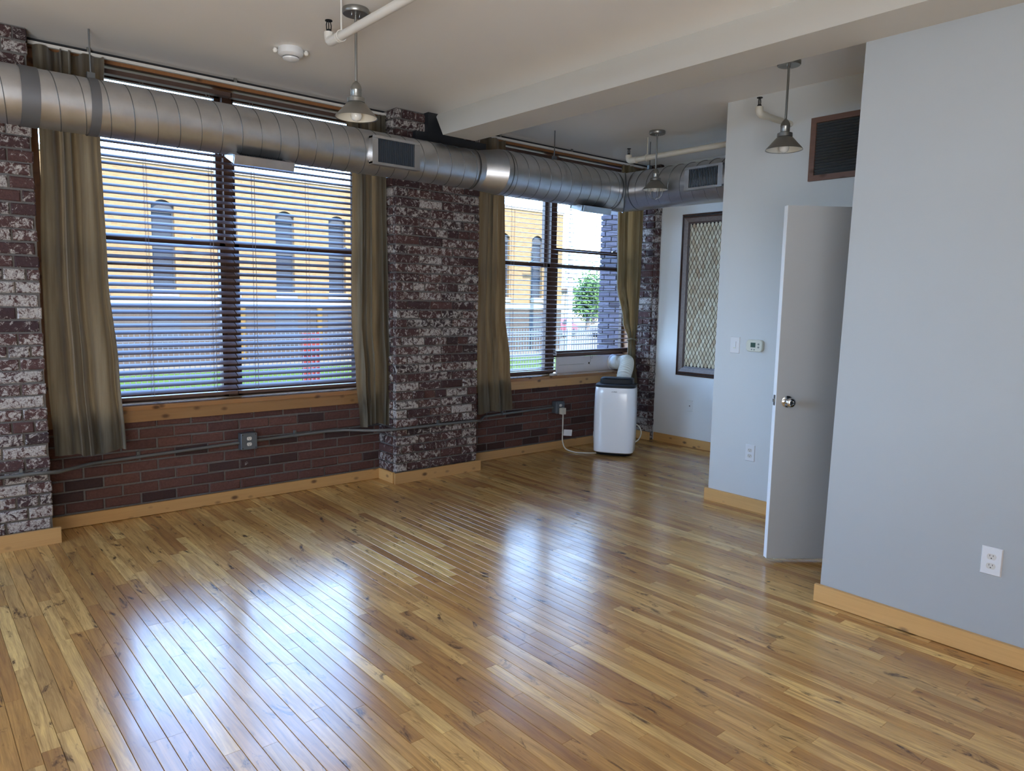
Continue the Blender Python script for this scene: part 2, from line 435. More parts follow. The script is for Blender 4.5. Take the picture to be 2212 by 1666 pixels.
# plaster walls
struct('wall_right', MB().box((XR, 2.9, -.02), (XR + .2, 5.49, CZ)), M_wallw)
struct('wall_inner', MB().box((4.73, 1.55, -.02), (4.85, 3.18, CZ)).box((4.85, 3.06, -.02), (XR + .2, 3.18, CZ)), M_wall)
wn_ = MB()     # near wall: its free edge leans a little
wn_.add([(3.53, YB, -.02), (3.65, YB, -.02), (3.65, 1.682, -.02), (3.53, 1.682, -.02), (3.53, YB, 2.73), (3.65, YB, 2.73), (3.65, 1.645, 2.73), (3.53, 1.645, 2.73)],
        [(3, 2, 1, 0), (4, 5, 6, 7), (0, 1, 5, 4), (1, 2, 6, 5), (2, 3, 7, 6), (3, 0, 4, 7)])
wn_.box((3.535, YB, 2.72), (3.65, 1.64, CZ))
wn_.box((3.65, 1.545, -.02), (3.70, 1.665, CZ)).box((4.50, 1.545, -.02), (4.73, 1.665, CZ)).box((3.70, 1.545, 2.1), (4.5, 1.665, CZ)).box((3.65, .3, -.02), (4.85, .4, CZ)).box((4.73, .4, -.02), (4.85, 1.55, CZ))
struct('wall_near', wn_, M_wall_shaded)
LW0, LW1, LZ0, LZ1 = 2.9, 5.0, .75, 2.75  # unseen left-wall window, added to brighten the room
struct('wall_left', MB().box((XL - .2, YB, -.02), (XL, LW0, CZ)).box((XL - .2, LW1, -.02), (XL, 5.6, CZ)).box((XL - .2, LW0, -.02), (XL, LW1, LZ0)).box((XL - .2, LW0, LZ1), (XL, LW1, CZ)), M_wallw)
w_added = struct('window_4', MB().box((XL - .16, LW0, LZ0), (XL - .1, LW0 + .05, LZ1)).box((XL - .16, LW1 - .05, LZ0), (XL - .1, LW1, LZ1)).box((XL - .16, LW0, LZ0), (XL - .1, LW1, LZ0 + .05))
            .box((XL - .16, LW0, LZ1 - .05), (XL - .1, LW1, LZ1)).box((XL - .16, LW0, 1.68), (XL - .1, LW1, 1.73)), M_frame)
part('pane', MB().box((XL - .135, LW0 + .04, LZ0 + .04), (XL - .13, LW1 - .04, LZ1 - .04)), M_glass, w_added)
struct('wall_front', MB().box((XL - .2, YB - .2, -.02), (XR + .2, YB, CZ)), M_wallw)

# ------------------------------------------------------------------ brickwork
def brick_mesh(L, H, D, seed):
    q = random.Random(seed); j = lambda a=.002: q.uniform(-a, a); e = .006; vs = []
    for (yy, ins) in ((D, 0), (e, 0), (0, e)):
        for (sx, sz) in ((-1, -1), (1, -1), (1, 1), (-1, 1)):
            vs.append((sx * (L / 2 - ins) + (j() if yy < D else 0), yy + (j(.0015) if yy < D else 0), sz * (H / 2 - ins) + (j() if yy < D else 0)))
    fs = [(0, 3, 2, 1), (8, 9, 10, 11)]
    for k in range(2):
        for i in range(4): a = k * 4 + i; b = k * 4 + (i + 1) % 4; fs.append((a, b, b + 4, a + 4))
    mb = MB().add(vs, fs); return mb.mesh('brick')
BL, BH, CP, LP = .211, .0615, .0735, .2225
VAR = {}
def brick_var(L, mat):
    k = (round(L, 3), mat.name)
    if k not in VAR:
        VAR[k] = []
        for s in range(4):
            me = brick_mesh(L, BH, .05, s + int(L * 1000)); me.materials.append(mat); VAR[k].append(me)
    return R.choice(VAR[k])
def courses(parent, mat, u0, u1, z0, z1, place, off=0, proud=.012, header_every=6):
    n = int((z1 - z0) / CP + .02)
    for c in range(n):
        z = z0 + CP * (c + .5); head = header_every and (c % header_every == 3)
        step = LP / 2 if head else LP; L = BL - step * 0 if not head else (LP / 2 - .0095)
        u = u0 - (0 if (c + off) % 2 == 0 else step / 2)
        while u < u1 - .015:
            a, b = max(u, u0), min(u + step, u1)
            w = b - a - .0095
            if w > .03:
                ww = round(w / .02) * .02 if w < L - .01 else L
                me = brick_var(ww, mat)
                place(me, (a + b) / 2, z + R.uniform(-.0015, .0015), R.uniform(-.004, .003), w / ww)
            u += step
def place_front(parent, y):
    def f(me, u, z, d, sc): inst('brick', me, parent, (u, y + d - .008, z), (0, R.uniform(-.006, .006), 0), (sc, 1, 1))
    return f
def place_side(parent, x, sgn):     # sgn -1: faces -x
    def f(me, u, z, d, sc): inst('brick', me, parent, (x + (d - .008) * (-sgn), u, z), (0, 0, -PI / 2 if sgn < 0 else PI / 2), (sc, 1, 1))
    return f
Z0 = .012
# spandrel walls under the two windows
for nm, a, b in (('wall_back', .66, 3.06), ('wall_back', 3.86, 6.30)):
    w = struct(nm, MB().box((a, BW, -.02), (b, 5.6, .70)), M_mortar)
    courses(w, M_brick_red, a, b, Z0 + CP, .70, place_front(w, BW), off=1, header_every=0)
wl0 = struct('wall_back', MB().box((XL, BW, -.02), (-.12, 5.6, CZ)), M_mortar)
fb = MB()          # the stretch left of the photograph, joined
for c in range(39):
    u = XL - (c % 2) * LP / 2; zz = Z0 + CP * (c + .5)
    while u < -.12:
        a_, b_ = max(u, XL), min(u + LP - .011, -.12)
        if b_ - a_ > .03: fb.box((a_, BW - .011, zz - BH / 2), (b_, BW + .02, zz + BH / 2), R.random() * .98 + .01)
        u += LP
part('brick_field', fb, M_brick_red, wl0, kind='stuff')
# piers
def pier(x0, x1, left=True, vis0=None):
    w = struct('wall_pier', MB().box((x0 + .01, PF + .012, -.02), (x1 - .01, 5.62, CZ)), M_mortar)
    courses(w, M_brick_old, vis0 if vis0 is not None else x0, x1, Z0, CZ, place_front(w, PF + .008))
    if left: courses(w, M_brick_old, PF + .05, BW + .02, Z0, CZ, place_side(w, x0, -1), off=1, header_every=0)
    return w
pier(-.12, .675, left=False)
pier(3.045, 3.875)
p3 = struct('wall_pier', MB().box((6.29, PF + .012, -.02), (6.40, 5.485, CZ)), M_mortar)
courses(p3, M_brick_old, PF + .05, BW + .02, Z0, CZ, place_side(p3, 6.28, -1), header_every=0)
courses(p3, M_brick_old, 6.28, 6.335, Z0, CZ, place_front(p3, PF + .008), header_every=0)
# header beam over the windows
struct('trim_2', MB().box((XL, 5.25, 2.915), (XR, 5.62, CZ)), M_jamb)
struct('trim_3', MB().box((XL, 5.18, 2.945), (6.28, 5.25, CZ)), M_black_steel)

# baseboards
def bb(name, a, b, m): return struct(name, MB().box(a, b), m)
bb('baseboard_back', (.675, 5.232, .003), (3.03, 5.252, .083), M_pine_darker)
bb('baseboard_pier', (3.025, 5.012, 0), (3.045, 5.24, .088), M_pine_y)
bb('baseboard_pier', (3.025, 4.972, 0), (3.90, 4.992, .088), M_pine_darker)
bb('baseboard_back', (3.88, 5.232, .003), (6.26, 5.252, .083), M_pine_darker)
bb('baseboard_pier', (.0, 4.962, 0), (.70, 4.984, .095), M_pine_darker)
bb('baseboard_pier', (6.258, 5.0, 0), (6.275, 5.232, .088), M_pine_y)
bb('baseboard_right', (6.318, 3.18, 0), (6.336, 4.985, .088), M_pine_y)
bb('baseboard_inner', (4.706, 1.67, 0), (4.727, 3.20, .092), M_pine_y)
bb('baseboard_near', (3.506, -3.9, .004), (3.527, 1.70, .092), M_pine_y)

# ------------------------------------------------------------------ windows
def window(n, x0, x1, raised):
    w = struct('window_%d' % n, MB().box((x0 - .02, 5.25, .69), (x0 + .03, 5.50, 2.92)).box((x1 - .03, 5.25, .69), (x1 + .02, 5.485, 2.92))
               .box((x0, 5.30, 2.914), (x1, 5.50, 2.93)), M_jamb)
    xm0, xm1 = (x0 + x1) / 2 - .005, (x0 + x1) / 2 + .135
    xm0, xm1 = {1: (1.872, 1.938), 2: (5.10, 5.178)}.get(n, (xm0, xm1))
    part('mullion', MB().box((xm0, 5.41, .745), (xm1, 5.50, 2.914)), M_frame, w)
    part('window_sill', MB().box((x0 - .02, 5.222, .728), (x1 + .0, 5.485, .757)), M_sill, w)
    part('sill_apron', MB().box((x0 - .01, 5.234, .648), (x1 + .01, 5.252, .728)), M_apron if n == 1 else M_pine_darker, w)
    part('head_casing', MB().box((x0, 5.256, 2.912), (x1, 5.30, 2.945)), M_frame, w)
    for k, (a, b) in enumerate(((x0 + .03, xm0), (xm1, x1 - .03))):
        dz = raised if k == 1 else 0
        def sash(z0, z1, y, bot, top):
            s = .035; m = MB()
            m.box((a, y, z0), (a + s, y + .04, z1)).box((b - s, y, z0), (b, y + .04, z1)).box((a, y, z0), (b, y + .04, z0 + bot)).box((a, y, z1 - top), (b, y + .04, z1))
            o = part('sash', m, M_frame, w)
            part('pane', MB().box((a + s - .004, y + .017, z0 + bot - .004), (b - s + .004, y + .022, z1 - top + .004)), M_glass, o)
            return o
        sash(.757 + dz, 1.872 + dz, 5.42, .05, .035)
        sash(1.842, 2.915, 5.47, .035, .03)
        o = part('sash_lock', MB().box(((a + b) / 2 + .3, 5.405, 1.872 + dz), ((a + b) / 2 + .35, 5.42, 1.884 + dz)).tube([((a + b) / 2 + .325, 5.41, 1.884 + dz), ((a + b) / 2 + .345, 5.40, 1.893 + dz)], .006, 8), M_nickel, w)
    return w
window(1, .70, 3.06, 0)
window(2, 3.90, 6.285, .165)

# ------------------------------------------------------------------ venetian blinds
SW = .052
def slat_mesh(L):
    m = MB(); vs = []; n = 4
    for xx in (-L / 2, L / 2):
        for k in range(n + 1):
            t = k / n - .5; vs.append((xx, t * SW, .0025 * (1 - (2 * t) ** 2) + .0012))
        for k in range(n, -1, -1):
            t = k / n - .5; vs.append((xx, t * SW, .0025 * (1 - (2 * t) ** 2) - .0012))
    q = 2 * (n + 1)
    fs = [(i, (i + 1) % q, q + (i + 1) % q, q + i) for i in range(q)] + [tuple(range(q))[::-1], tuple(range(q, 2 * q))]
    m.add(vs, fs, False); me = m.mesh('slat'); me.materials.append(M_slat); return me
def blind(x0, x1, zb, tilt, label, wand=None, pitch=.0452, stack=0):
    y = 5.325; L = x1 - x0; cx = (x0 + x1) / 2
    t = thing('venetian_blind', label, 'blind', (cx, y, 2.90), group='wooden venetian blinds in the two windows')
    part('headrail', MB().box((x0, y - .028, 2.869), (x1, y + .028, 2.897)), M_slat, t)
    me = slat_mesh(L); z = 2.822; n = 0
    while z > zb + .03 + stack * .006:
        inst('slat', me, t, (R.uniform(-.001, .001), 0, z - 2.90), (tilt + R.uniform(-.025, .025), R.uniform(-.0008, .0008), 0)); z -= pitch; n += 1
    for k in range(stack):
        inst('slat', me, t, (R.uniform(-.004, .004), 0, zb + .016 + k * .0062 - 2.90), (.03, 0, 0))
    part('bottom_rail', MB().box((x0, y - .026, zb - .011), (x1, y + .026, zb + .010)), M_slat, t)
    k = 3
    for i in range(k):
        xx = x0 + L * (.13 + .74 * i / (k - 1))
        c = MB()
        for dy in (-.025, .025): c.tube([(xx, y + dy, 2.865), (xx, y + dy, zb)], .0013, 5)
        for dx in (-.012, .012): c.tube([(xx + dx, y + .001, 2.865), (xx + dx, y + .001, zb)], .0008, 5)
        part('ladder_cord', c, M_cord, t)
    return t
blind(.765, 1.897, .795, math.radians(28), 'brown wooden venetian blind lowered over the left half of the wide left window')
blind(1.905, 3.02, .795, math.radians(28), 'brown wooden venetian blind lowered over the right half of the wide left window')
blind(3.945, 5.104, .797, math.radians(9), 'brown wooden venetian blind fully lowered in the left half of the right window')
blind(5.112, 6.25, .962, math.radians(9), 'brown wooden venetian blind stopped short above the white foam panel', stack=4)
t = thing('pull_cord', 'thin tangled blind cord hanging against the white foam panel', 'cord', (5.62, 5.29, .95))
part('cord', MB().tube([(5.60, 5.292, .955), (5.605, 5.29, .91), (5.60, 5.29, .875), (5.59, 5.292, .85), (5.602, 5.292, .835)], .0012, 5).tube([(5.60, 5.291, .915), (5.625, 5.291, .90), (5.635, 5.291, .945)], .0012, 5), M_slot, t)

# ------------------------------------------------------------------ curtains
def lerp_rows(rows, z):
    for i in range(len(rows) - 1):
        a, b = rows[i], rows[i + 1]
        if a[0] >= z >= b[0]:
            t = (a[0] - z) / (a[0] - b[0]); t = t * t * (3 - 2 * t)
            return [p + (q - p) * t for p, q in zip(a[1:], b[1:])]
    return list(rows[-1][1:])
def curtain(label, rows, nf, seed, mat, hemz, pleat=1.0):
    q = random.Random(seed); ph = [q.uniform(0, 2 * PI) for _ in range(6)]
    nu, nv = nf * 14, 46; zt, zb = rows[0][0], rows[-1][0]; cx = (rows[0][1] + rows[0][2]) / 2
    t = thing('curtain', label, 'curtain', (cx, 5.14, zt), group='olive velvet curtains beside the windows')
    m = MB(); vs = []; fs = []
    for j in range(nv + 1):
        v = j / nv; z = zt + (zb - zt) * v; x0, x1, amp, yo = lerp_rows(rows, z)
        for i in range(nu + 1):
            u = i / nu
            w = u + .35 / nf * math.sin(2 * PI * u * 1.7 + ph[0]) + .08 / nf * math.sin(v * 5 + ph[1])
            s = math.sin(2 * PI * nf * w + .5 * math.sin(v * 3 + ph[2])); s2 = math.sin(2 * PI * nf * .5 * w + ph[3] + v)
            s = math.copysign(abs(s) ** .7, s); d = 1.15 * amp * (s * (.75 + .25 * s2) + .35 * s2)
            xx = x0 + (x1 - x0) * u + amp * .35 * math.cos(2 * PI * nf * w + ph[4]) * math.sin(PI * u)
            vs.append((xx, min(5.14 + yo + d, 5.272), z + .012 * math.sin(2 * PI * u * 1.3 + ph[5]) * v))
    for j in range(nv):
        for i in range(nu): a = j * (nu + 1) + i; fs.append((a, a + 1, a + nu + 2, a + nu + 1))
    m.add(vs, fs, True); part('panel', m, mat, t)
    # turned hem: a second layer over the lowest rows
    h = MB(); k0 = int(nv * (1 - .14 / (zt - zb))); hv = vs[k0 * (nu + 1):]; rowsn = len(hv) // (nu + 1)
    hv = [(p[0], p[1] + .004, p[2]) for p in hv]
    h.add(hv, [(j * (nu + 1) + i, j * (nu + 1) + i + 1, (j + 1) * (nu + 1) + i + 1, (j + 1) * (nu + 1) + i) for j in range(rowsn - 1) for i in range(nu)], True)
    part('hem', h, mat, t)
    return t
TOP = 2.905
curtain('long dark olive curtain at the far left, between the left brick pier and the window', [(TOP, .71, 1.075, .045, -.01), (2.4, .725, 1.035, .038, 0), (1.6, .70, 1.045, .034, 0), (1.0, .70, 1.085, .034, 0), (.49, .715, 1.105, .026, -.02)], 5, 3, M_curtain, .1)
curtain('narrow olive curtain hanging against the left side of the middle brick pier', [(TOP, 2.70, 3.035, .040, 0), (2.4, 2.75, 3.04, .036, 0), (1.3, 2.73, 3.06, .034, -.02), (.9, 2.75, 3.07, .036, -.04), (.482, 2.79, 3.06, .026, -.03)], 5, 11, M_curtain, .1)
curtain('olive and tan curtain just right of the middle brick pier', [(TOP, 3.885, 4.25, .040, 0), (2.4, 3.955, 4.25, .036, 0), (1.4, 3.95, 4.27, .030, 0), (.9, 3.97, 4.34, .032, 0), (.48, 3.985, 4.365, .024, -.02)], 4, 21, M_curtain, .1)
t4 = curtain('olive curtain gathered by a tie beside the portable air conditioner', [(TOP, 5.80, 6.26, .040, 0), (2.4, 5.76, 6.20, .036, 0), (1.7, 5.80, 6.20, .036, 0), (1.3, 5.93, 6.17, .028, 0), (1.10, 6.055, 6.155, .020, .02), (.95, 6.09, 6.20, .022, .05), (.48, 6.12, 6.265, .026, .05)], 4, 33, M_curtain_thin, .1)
part('tie', MB().tube([(6.105 + .062 * math.cos(a), 5.155 + .05 * math.sin(a), 1.10 + .012 * math.sin(a * 2)) for a in [i * 2 * PI / 16 for i in range(17)]], .009, 8), M_curtain_thin, t4)
for i, (a, b) in enumerate(((.69, 3.035), (3.885, 6.27))):
    t = thing('curtain_track', ['slim white curtain track above the wide left window', 'slim white curtain track above the right window'][i], 'curtain track', ((a + b) / 2, 5.135, 2.93), group='curtain tracks under the ceiling')
    part('rail', MB().box((a, 5.125, 2.908), (b, 5.147, 2.926)), M_pipe_w, t)
    for xx in (a + .3, (a + b) / 2, b - .3): part('bracket', MB().box((xx, 5.13, 2.924), (xx + .02, 5.142, CZ)), M_nickel, t)

# ------------------------------------------------------------------ spiral duct
dt = thing('spiral_duct', 'large round galvanised spiral duct running along the windows and turning the corner', 'duct', (0, 0, 0))
AY, AZ, AR = 4.78, 2.533, .153
BY, BZ, BR = 4.70, 2.529, .177
CX, CCZ, CR = 5.36, 2.532, .177
def ringtube(m, p, axis, r0, r1, L, n=56):
    pts = []
    for a, r in ((0, r0), (L, r1)):
        q = list(p); q[axis] += a; pts.append((q, r))
    vs = []
    for q, r in pts:
        for k in range(n):
            c, s_ = math.cos(2 * PI * k / n) * r, math.sin(2 * PI * k / n) * r
            vs.append((q[0], q[1] + c, q[2] + s_) if axis == 0 else (q[0] + c, q[1], q[2] + s_))
    m.add(vs, [(k, (k + 1) % n, n + (k + 1) % n, n + k) for k in range(n)], True); return m
part('duct_run', ringtube(MB(), (XL, AY, AZ), 0, AR, AR, 3.60 - XL), M_galv, dt)
red = MB(); ringtube(red, (3.60, AY, AZ), 0, AR + .002, AR + .002, .05)
n = 56; v0 = [(3.65, AY + math.cos(2 * PI * k / n) * AR, AZ + math.sin(2 * PI * k / n) * AR) for k in range(n)]
v1 = [(3.80, BY + math.cos(2 * PI * k / n) * BR, BZ + math.sin(2 * PI * k / n) * BR) for k in range(n)]
red.add(v0 + v1, [(k, (k + 1) % n, n + (k + 1) % n, n + k) for k in range(n)], True); ringtube(red, (3.80, BY, BZ), 0, BR + .002, BR + .002, .05)
part('reducer', red, M_galv, dt)
# run B mitred into run C
def mitre(m, z, r, x0, y0, yend, n=56):
    a = []; b = []; c = []
    for k in range(n):
        co_, si = math.cos(2 * PI * k / n) * r, math.sin(2 * PI * k / n) * r
        a.append((x0, BY + co_, z + si)); b.append((CX + co_, BY + co_, z + si)); c.append((CX + co_, yend, z + si))
    return a, b, c
a, b, c = mitre(None, BZ, BR, 3.85, 0, 3.10)
q = [(k, (k + 1) % n, n + (k + 1) % n, n + k) for k in range(n)]
part('duct_run', MB().add(a + b, q, True), M_galv, dt)
part('duct_run', MB().add(b + c, q, True), M_galv, dt)
def scaled(ring, cx, cy, k): return [((p[0] - cx) * k + cx, (p[1] - cy) * k + cy, (p[2] - BZ) * k + BZ) for p in ring]
jm = MB(); jr = [((p[0] - CX) * 1.02 + CX, (p[1] - BY) * 1.02 + BY, (p[2] - BZ) * 1.02 + BZ) for p in b]
jm.tube(jr + [jr[0]], .006, 6, False); part('mitre_seam', jm, M_galv_dark, dt)
def helix(name, axis, c, r, a, b, pitch, ph=0):
    m = MB(); N = int((b - a) / pitch * 40); pts = []
    for i in range(N + 1):
        tt = a + (b - a) * i / N; an = ph + 2 * PI * (tt - a) / pitch
        u, v = math.cos(an) * r, math.sin(an) * r
        pts.append((tt, c[1] + u, c[2] + v) if axis == 0 else (c[0] + u, tt, c[2] + v))
    m.tube(pts, .0024, 5, False); part(name, m, M_galv_dark, dt)
helix('spiral_seam', 0, (0, AY, AZ), AR + .0008, .0, 3.6, .122, 2.4)
helix('spiral_seam', 0, (0, BY, BZ), BR + .0008, 3.86, 5.16, .122, 2.0)
helix('spiral_seam', 1, (CX, 0, CCZ), CR + .0008, 3.15, 4.50, .122, 1.0)
for (ax, p, r, L) in ((0, (.585, AY, AZ), AR + .004, .085), (0, (.905, AY, AZ), AR + .004, .05)):
    part('band', ringtube(MB(), p, ax, r, r, L), M_band, dt)
for (ax, p, r, L) in ((0, (3.585, AY, AZ), AR + .004, .012), (0, (3.84, BY, BZ), BR + .003, .012), (0, (4.43, BY, BZ), BR + .003, .028), (0, (5.15, BY, BZ), BR + .003, .012), (1, (CX, 4.49, CCZ), CR + .003, .012)):
    part('collar', ringtube(MB(), p, ax, r, r, L), M_galv_dark if L < .02 else M_galv, dt)
for (x, y, z) in ((.935, AY, AZ + AR), (4.445, BY, BZ + BR), (CX, 4.40, CCZ + CR)):
    part('hanger_rod', MB().tube([(x, y, z + .03), (x, y, CZ)], .0045, 8).box((x - .02, y - .012, z - .005), (x + .02, y + .012, z + .035)), M_galv_dark, dt)
def register(name, label, loc, rotm, L, Hh, bars):
    t = thing('air_register', label, 'vent', loc, group='air registers on the duct'); t.rotation_euler = rotm
    fr = MB(); d = .02
    fr.box((-L / 2, -d, Hh / 2 - .012), (L / 2, .035, Hh / 2 + .006)).box((-L / 2, -d, -Hh / 2 - .006), (L / 2, .035, -Hh / 2 + .012))
    fr.box((-L / 2, -d + .004, -Hh / 2), (-L / 2 + .045, .035, Hh / 2)).box((L / 2 - .045, -d + .004, -Hh / 2), (L / 2, .035, Hh / 2))
    part('frame', fr, M_galv, t, local=True)
    part('backing', MB().box((-L / 2 + .04, .03, -Hh / 2), (L / 2 - .04, .034, Hh / 2)), M_dark, t, local=True)
    me = MB().box((-.002, -.008, -Hh / 2 + .01), (.002, .02, Hh / 2 - .01)).mesh('louver'); me.materials.append(M_louver)
    for k in range(bars):
        inst('louver', me, t, (-L / 2 + .052 + (L - .104) * k / (bars - 1), 0, 0), (0, 0, .35))
    return t
register('a', 'front-facing slotted register on the duct by the middle brick pier', (2.81, AY - AR - .012, AZ - .01), (0, 0, 0), .39, .185, 18)
register('b', 'register on the underside of the duct over the wide window', (1.87, AY - .06, AZ - AR - .008), (math.radians(-68), 0, 0), .39, .16, 18)
register('c', 'register on the underside of the duct over the right window', (4.88, BY - .04, BZ - BR - .008), (math.radians(-75), 0, 0), .36, .16, 18)
register('d', 'slotted register on the duct arm beside the grey wall', (CX - CR - .012, 3.67, CCZ + .005), (0, 0, -PI / 2), .37, .175, 18)

# ------------------------------------------------------------------ pendant lamps
def pendant(loc, zs, label, cage=False, bulb=True):
    zr = zs - CZ       # rim height relative to ceiling
    t = thing('pendant_lamp', label, 'lamp', loc, group='brushed metal pendant lamps')
    part('canopy', MB().lathe([(0, 0), (.066, 0), (.068, -.004), (.068, -.022), (.064, -.027), (.012, -.03), (0, -.03)], n=40), M_nickel, t, local=True)
    for dx in (-.022, .022): part('screw', MB().lathe([(0, -.028), (.004, -.028), (.004, -.034), (0, -.035)], (dx, 0, 0), 10), M_chrome, t, local=True)
    part('rod', MB().tube([(0, 0, -.025), (0, 0, zr + .175)], .0068, 12), M_nickel, t, local=True)
    part('socket_cap', MB().lathe([(0, .185), (.006, .183), (.017, .172), (.026, .155), (.0285, .14), (.027, .138), (.027, .105), (.034, .103), (.044, .098), (.045, .078), (.040, .074), (0, .074)], (0, 0, zr), 32), M_nickel, t, local=True)
    part('shade', MB().lathe([(.040, .076), (.050, .070), (.1065, .006), (.109, .0), (.1065, .001), (.048, .066), (.0, .070)], (0, 0, zr), 48), M_nickel, t, local=True)
    part('shade_lining', MB().lathe([(.104, .003), (.046, .062), (.0, .064)], (0, 0, zr), 48), M_shade_in, t, local=True)
    if bulb: part('bulb', MB().lathe([(.012, .064), (.014, .045), (.026, .028), (.030, .012), (.024, -.006), (.012, -.014), (0, -.016)], (0, 0, zr), 24), M_bulb, t, local=True)
    if cage:
        m = MB()
        for k in range(6):
            an = k * PI / 3; m.tube([(.062 * math.cos(an), .062 * math.sin(an), zr + .03), (.060 * math.cos(an), .060 * math.sin(an), zr - .035), (.042 * math.cos(an), .042 * math.sin(an), zr - .065), (0, 0, zr - .080)], .0022, 6)
        part('wire_cage', m, M_nickel, t, local=True)
    return t
pendant((1.896, 3.50, CZ), 2.420, 'metal cone pendant lamp hanging nearest, in front of the wide window duct')
pendant((5.073, 4.095, CZ), 2.464, 'small caged pendant lamp hanging before the duct corner', cage=True)
pendant((4.195, 2.41, CZ), 2.437, 'metal cone pendant lamp in front of the grey wall by the square vent')

# ------------------------------------------------------------------ sprinklers and pipes
def sprinkler_head(t, p):
    x, y, z = p; m = MB()
    m.lathe([(0, 0), (.013, 0), (.013, .014), (.010, .016), (0, .016)], p, 12)
    m.lathe([(0, .058), (.0185, .056), (.0185, .060), (0, .061)], p, 14)
    for s in (-1, 1): m.tube([(x + s * .012, y, z + .014), (x + s * .0135, y, z + .035), (x + s * .009, y, z + .054), (x, y, z + .058)], .0028, 6)
    m.tube([(x, y, z + .016), (x, y, z + .05)], .0025, 6)
    part('sprinkler_head', m, M_black, t)
def elbow_pts(c, d1, d2, r):
    c = Vector(c); a = c + Vector(d1) * r; b = c + Vector(d2) * r
    return [tuple(a * (1 - t) ** 2 + c * 2 * t * (1 - t) + b * t * t) for t in (0, .25, .5, .75, 1)]
t = thing('sprinkler_pipe', 'white sprinkler pipe crossing in front of the nearest pendant rod', 'pipe', (1.784, 3.56, 2.80))
part('pipe', MB().tube([(1.784, 3.50, 2.785), (1.784, -3.9, 2.785)], .021, 18), M_pipe_w, t)
part('elbow', MB().tube([(1.784, 3.47, 2.785), (1.784, 3.52, 2.785)] + elbow_pts((1.784, 3.575, 2.785), (0, -1, 0), (0, 0, 1), .035) + [(1.784, 3.575, 2.835)], .024, 16), M_pipe_w, t)
sprinkler_head(t, (1.784, 3.575, 2.833))
part('hanger', MB().tube([(1.784, 3.44, 2.81), (1.784, 3.44, CZ)], .0045, 8).tube([(1.784 + .026 * math.cos(a), 3.44, 2.785 + .026 * math.sin(a)) for a in [i * PI / 8 for i in range(17)]], .003, 6), M_pipe_w, t)
t = thing('sprinkler_pipe', 'cream sprinkler pipe below the ceiling beyond the caged pendant', 'pipe', (5.2, 4.49, 2.775))
part('pipe', MB().tube([(5.2, 4.45, 2.778), (5.2, 3.19, 2.778)], .024, 18), M_pipe, t)
part('elbow', MB().tube([(5.2, 4.42, 2.778), (5.2, 4.46, 2.778)] + elbow_pts((5.2, 4.515, 2.778), (0, -1, 0), (0, 0, 1), .035) + [(5.2, 4.515, 2.83)], .028, 16), M_pipe, t)
sprinkler_head(t, (5.2, 4.515, 2.828))
part('hanger', MB().tube([(5.2, 4.30, 2.80), (5.2, 4.30, CZ)], .0045, 8).tube([(5.2 + .03 * math.cos(a), 4.30, 2.778 + .03 * math.sin(a)) for a in [i * PI / 8 for i in range(17)]], .004, 6), M_pipe, t)
t = thing('sprinkler_pipe', 'short cream sprinkler stub coming out of the grey wall', 'pipe', (4.73, 2.68, 2.72))
part('pipe', MB().tube([(4.729, 2.68, 2.722), (4.39, 2.68, 2.722)], .020, 16), M_pipe, t)
part('elbow', MB().tube([(4.42, 2.68, 2.722), (4.38, 2.68, 2.722)] + elbow_pts((4.335, 2.68, 2.722), (1, 0, 0), (0, 0, 1), .03) + [(4.335, 2.68, 2.765)], .024, 16), M_pipe, t)
sprinkler_head(t, (4.335, 2.68, 2.763))

# smoke alarm
t = thing('smoke_alarm', 'round white smoke alarm with two strobe lenses on the ceiling', 'smoke alarm', (1.90, 4.30, CZ))
part('body', MB().lathe([(0, 0), (.070, 0), (.073, -.004), (.073, -.036), (.062, -.046), (.046, -.05), (0, -.05)], n=40), M_white, t, local=True)
part('sensing_ring', MB().lathe([(.048, -.046), (.044, -.058), (0, -.06)], n=32), M_dark, t, local=True)
part('dome', MB().lathe([(.048, -.054), (.046, -.062), (.03, -.070), (0, -.074)], n=32), M_white, t, local=True)
for sx, sy in ((-.915, .0352), (.915, -.0352)): part('strobe_lens', MB().lathe([(0, .016), (.010, .012), (.015, 0), (.010, -.012), (0, -.016)], (sx * .088, sy, -.018), 14), M_bulb, t, local=True)

# ------------------------------------------------------------------ outlets, switch, thermostat
def duplex(t, c, nrm, s=1.0):      # receptacle faces; local: x right, y out of wall (towards -y), z up
    for dz in (.0205, -.0205):
        m = MB(); pts = []
        for k in range(20):
            a = 2 * PI * k / 20; xx = .0175 * math.cos(a); zz = max(-.0125, min(.0125, .0175 * math.sin(a))); pts.append((xx, zz + dz))
        m.prism(pts, 1, -.0085, -.002)
        part('receptacle', m, M_recept, t, local=True)
        part('slots', MB().box((-.0075, -.009, dz + .001), (-.0055, -.0085, dz + .009)).box((.0055, -.009, dz + .002), (.0075, -.009 + .0005, dz + .009)).lathe([(0, 0), (.0026, 0)], (0, -.0089, dz - .006), 10, Matrix.Rotation(PI / 2, 3, 'X')), M_slot, t, local=True)
def plate(t, w, h, m=M_white, th=.006):
    e = .004; vs = [(-w/2, 0, -h/2), (w/2, 0, -h/2), (w/2, 0, h/2), (-w/2, 0, h/2), (-w/2+e, -th, -h/2+e), (w/2-e, -th, -h/2+e), (w/2-e, -th, h/2-e), (-w/2+e, -th, h/2-e)]
    part('cover_plate', MB().add(vs, [(0, 1, 2, 3), (7, 6, 5, 4), (0, 4, 5, 1), (1, 5, 6, 2), (2, 6, 7, 3), (3, 7, 4, 0)]), m, t, local=True)
t = thing('wall_outlet', 'white duplex outlet on the near grey wall above the pine baseboard', 'outlet', (3.529, .945, .428), -PI / 2, 'white duplex outlets')
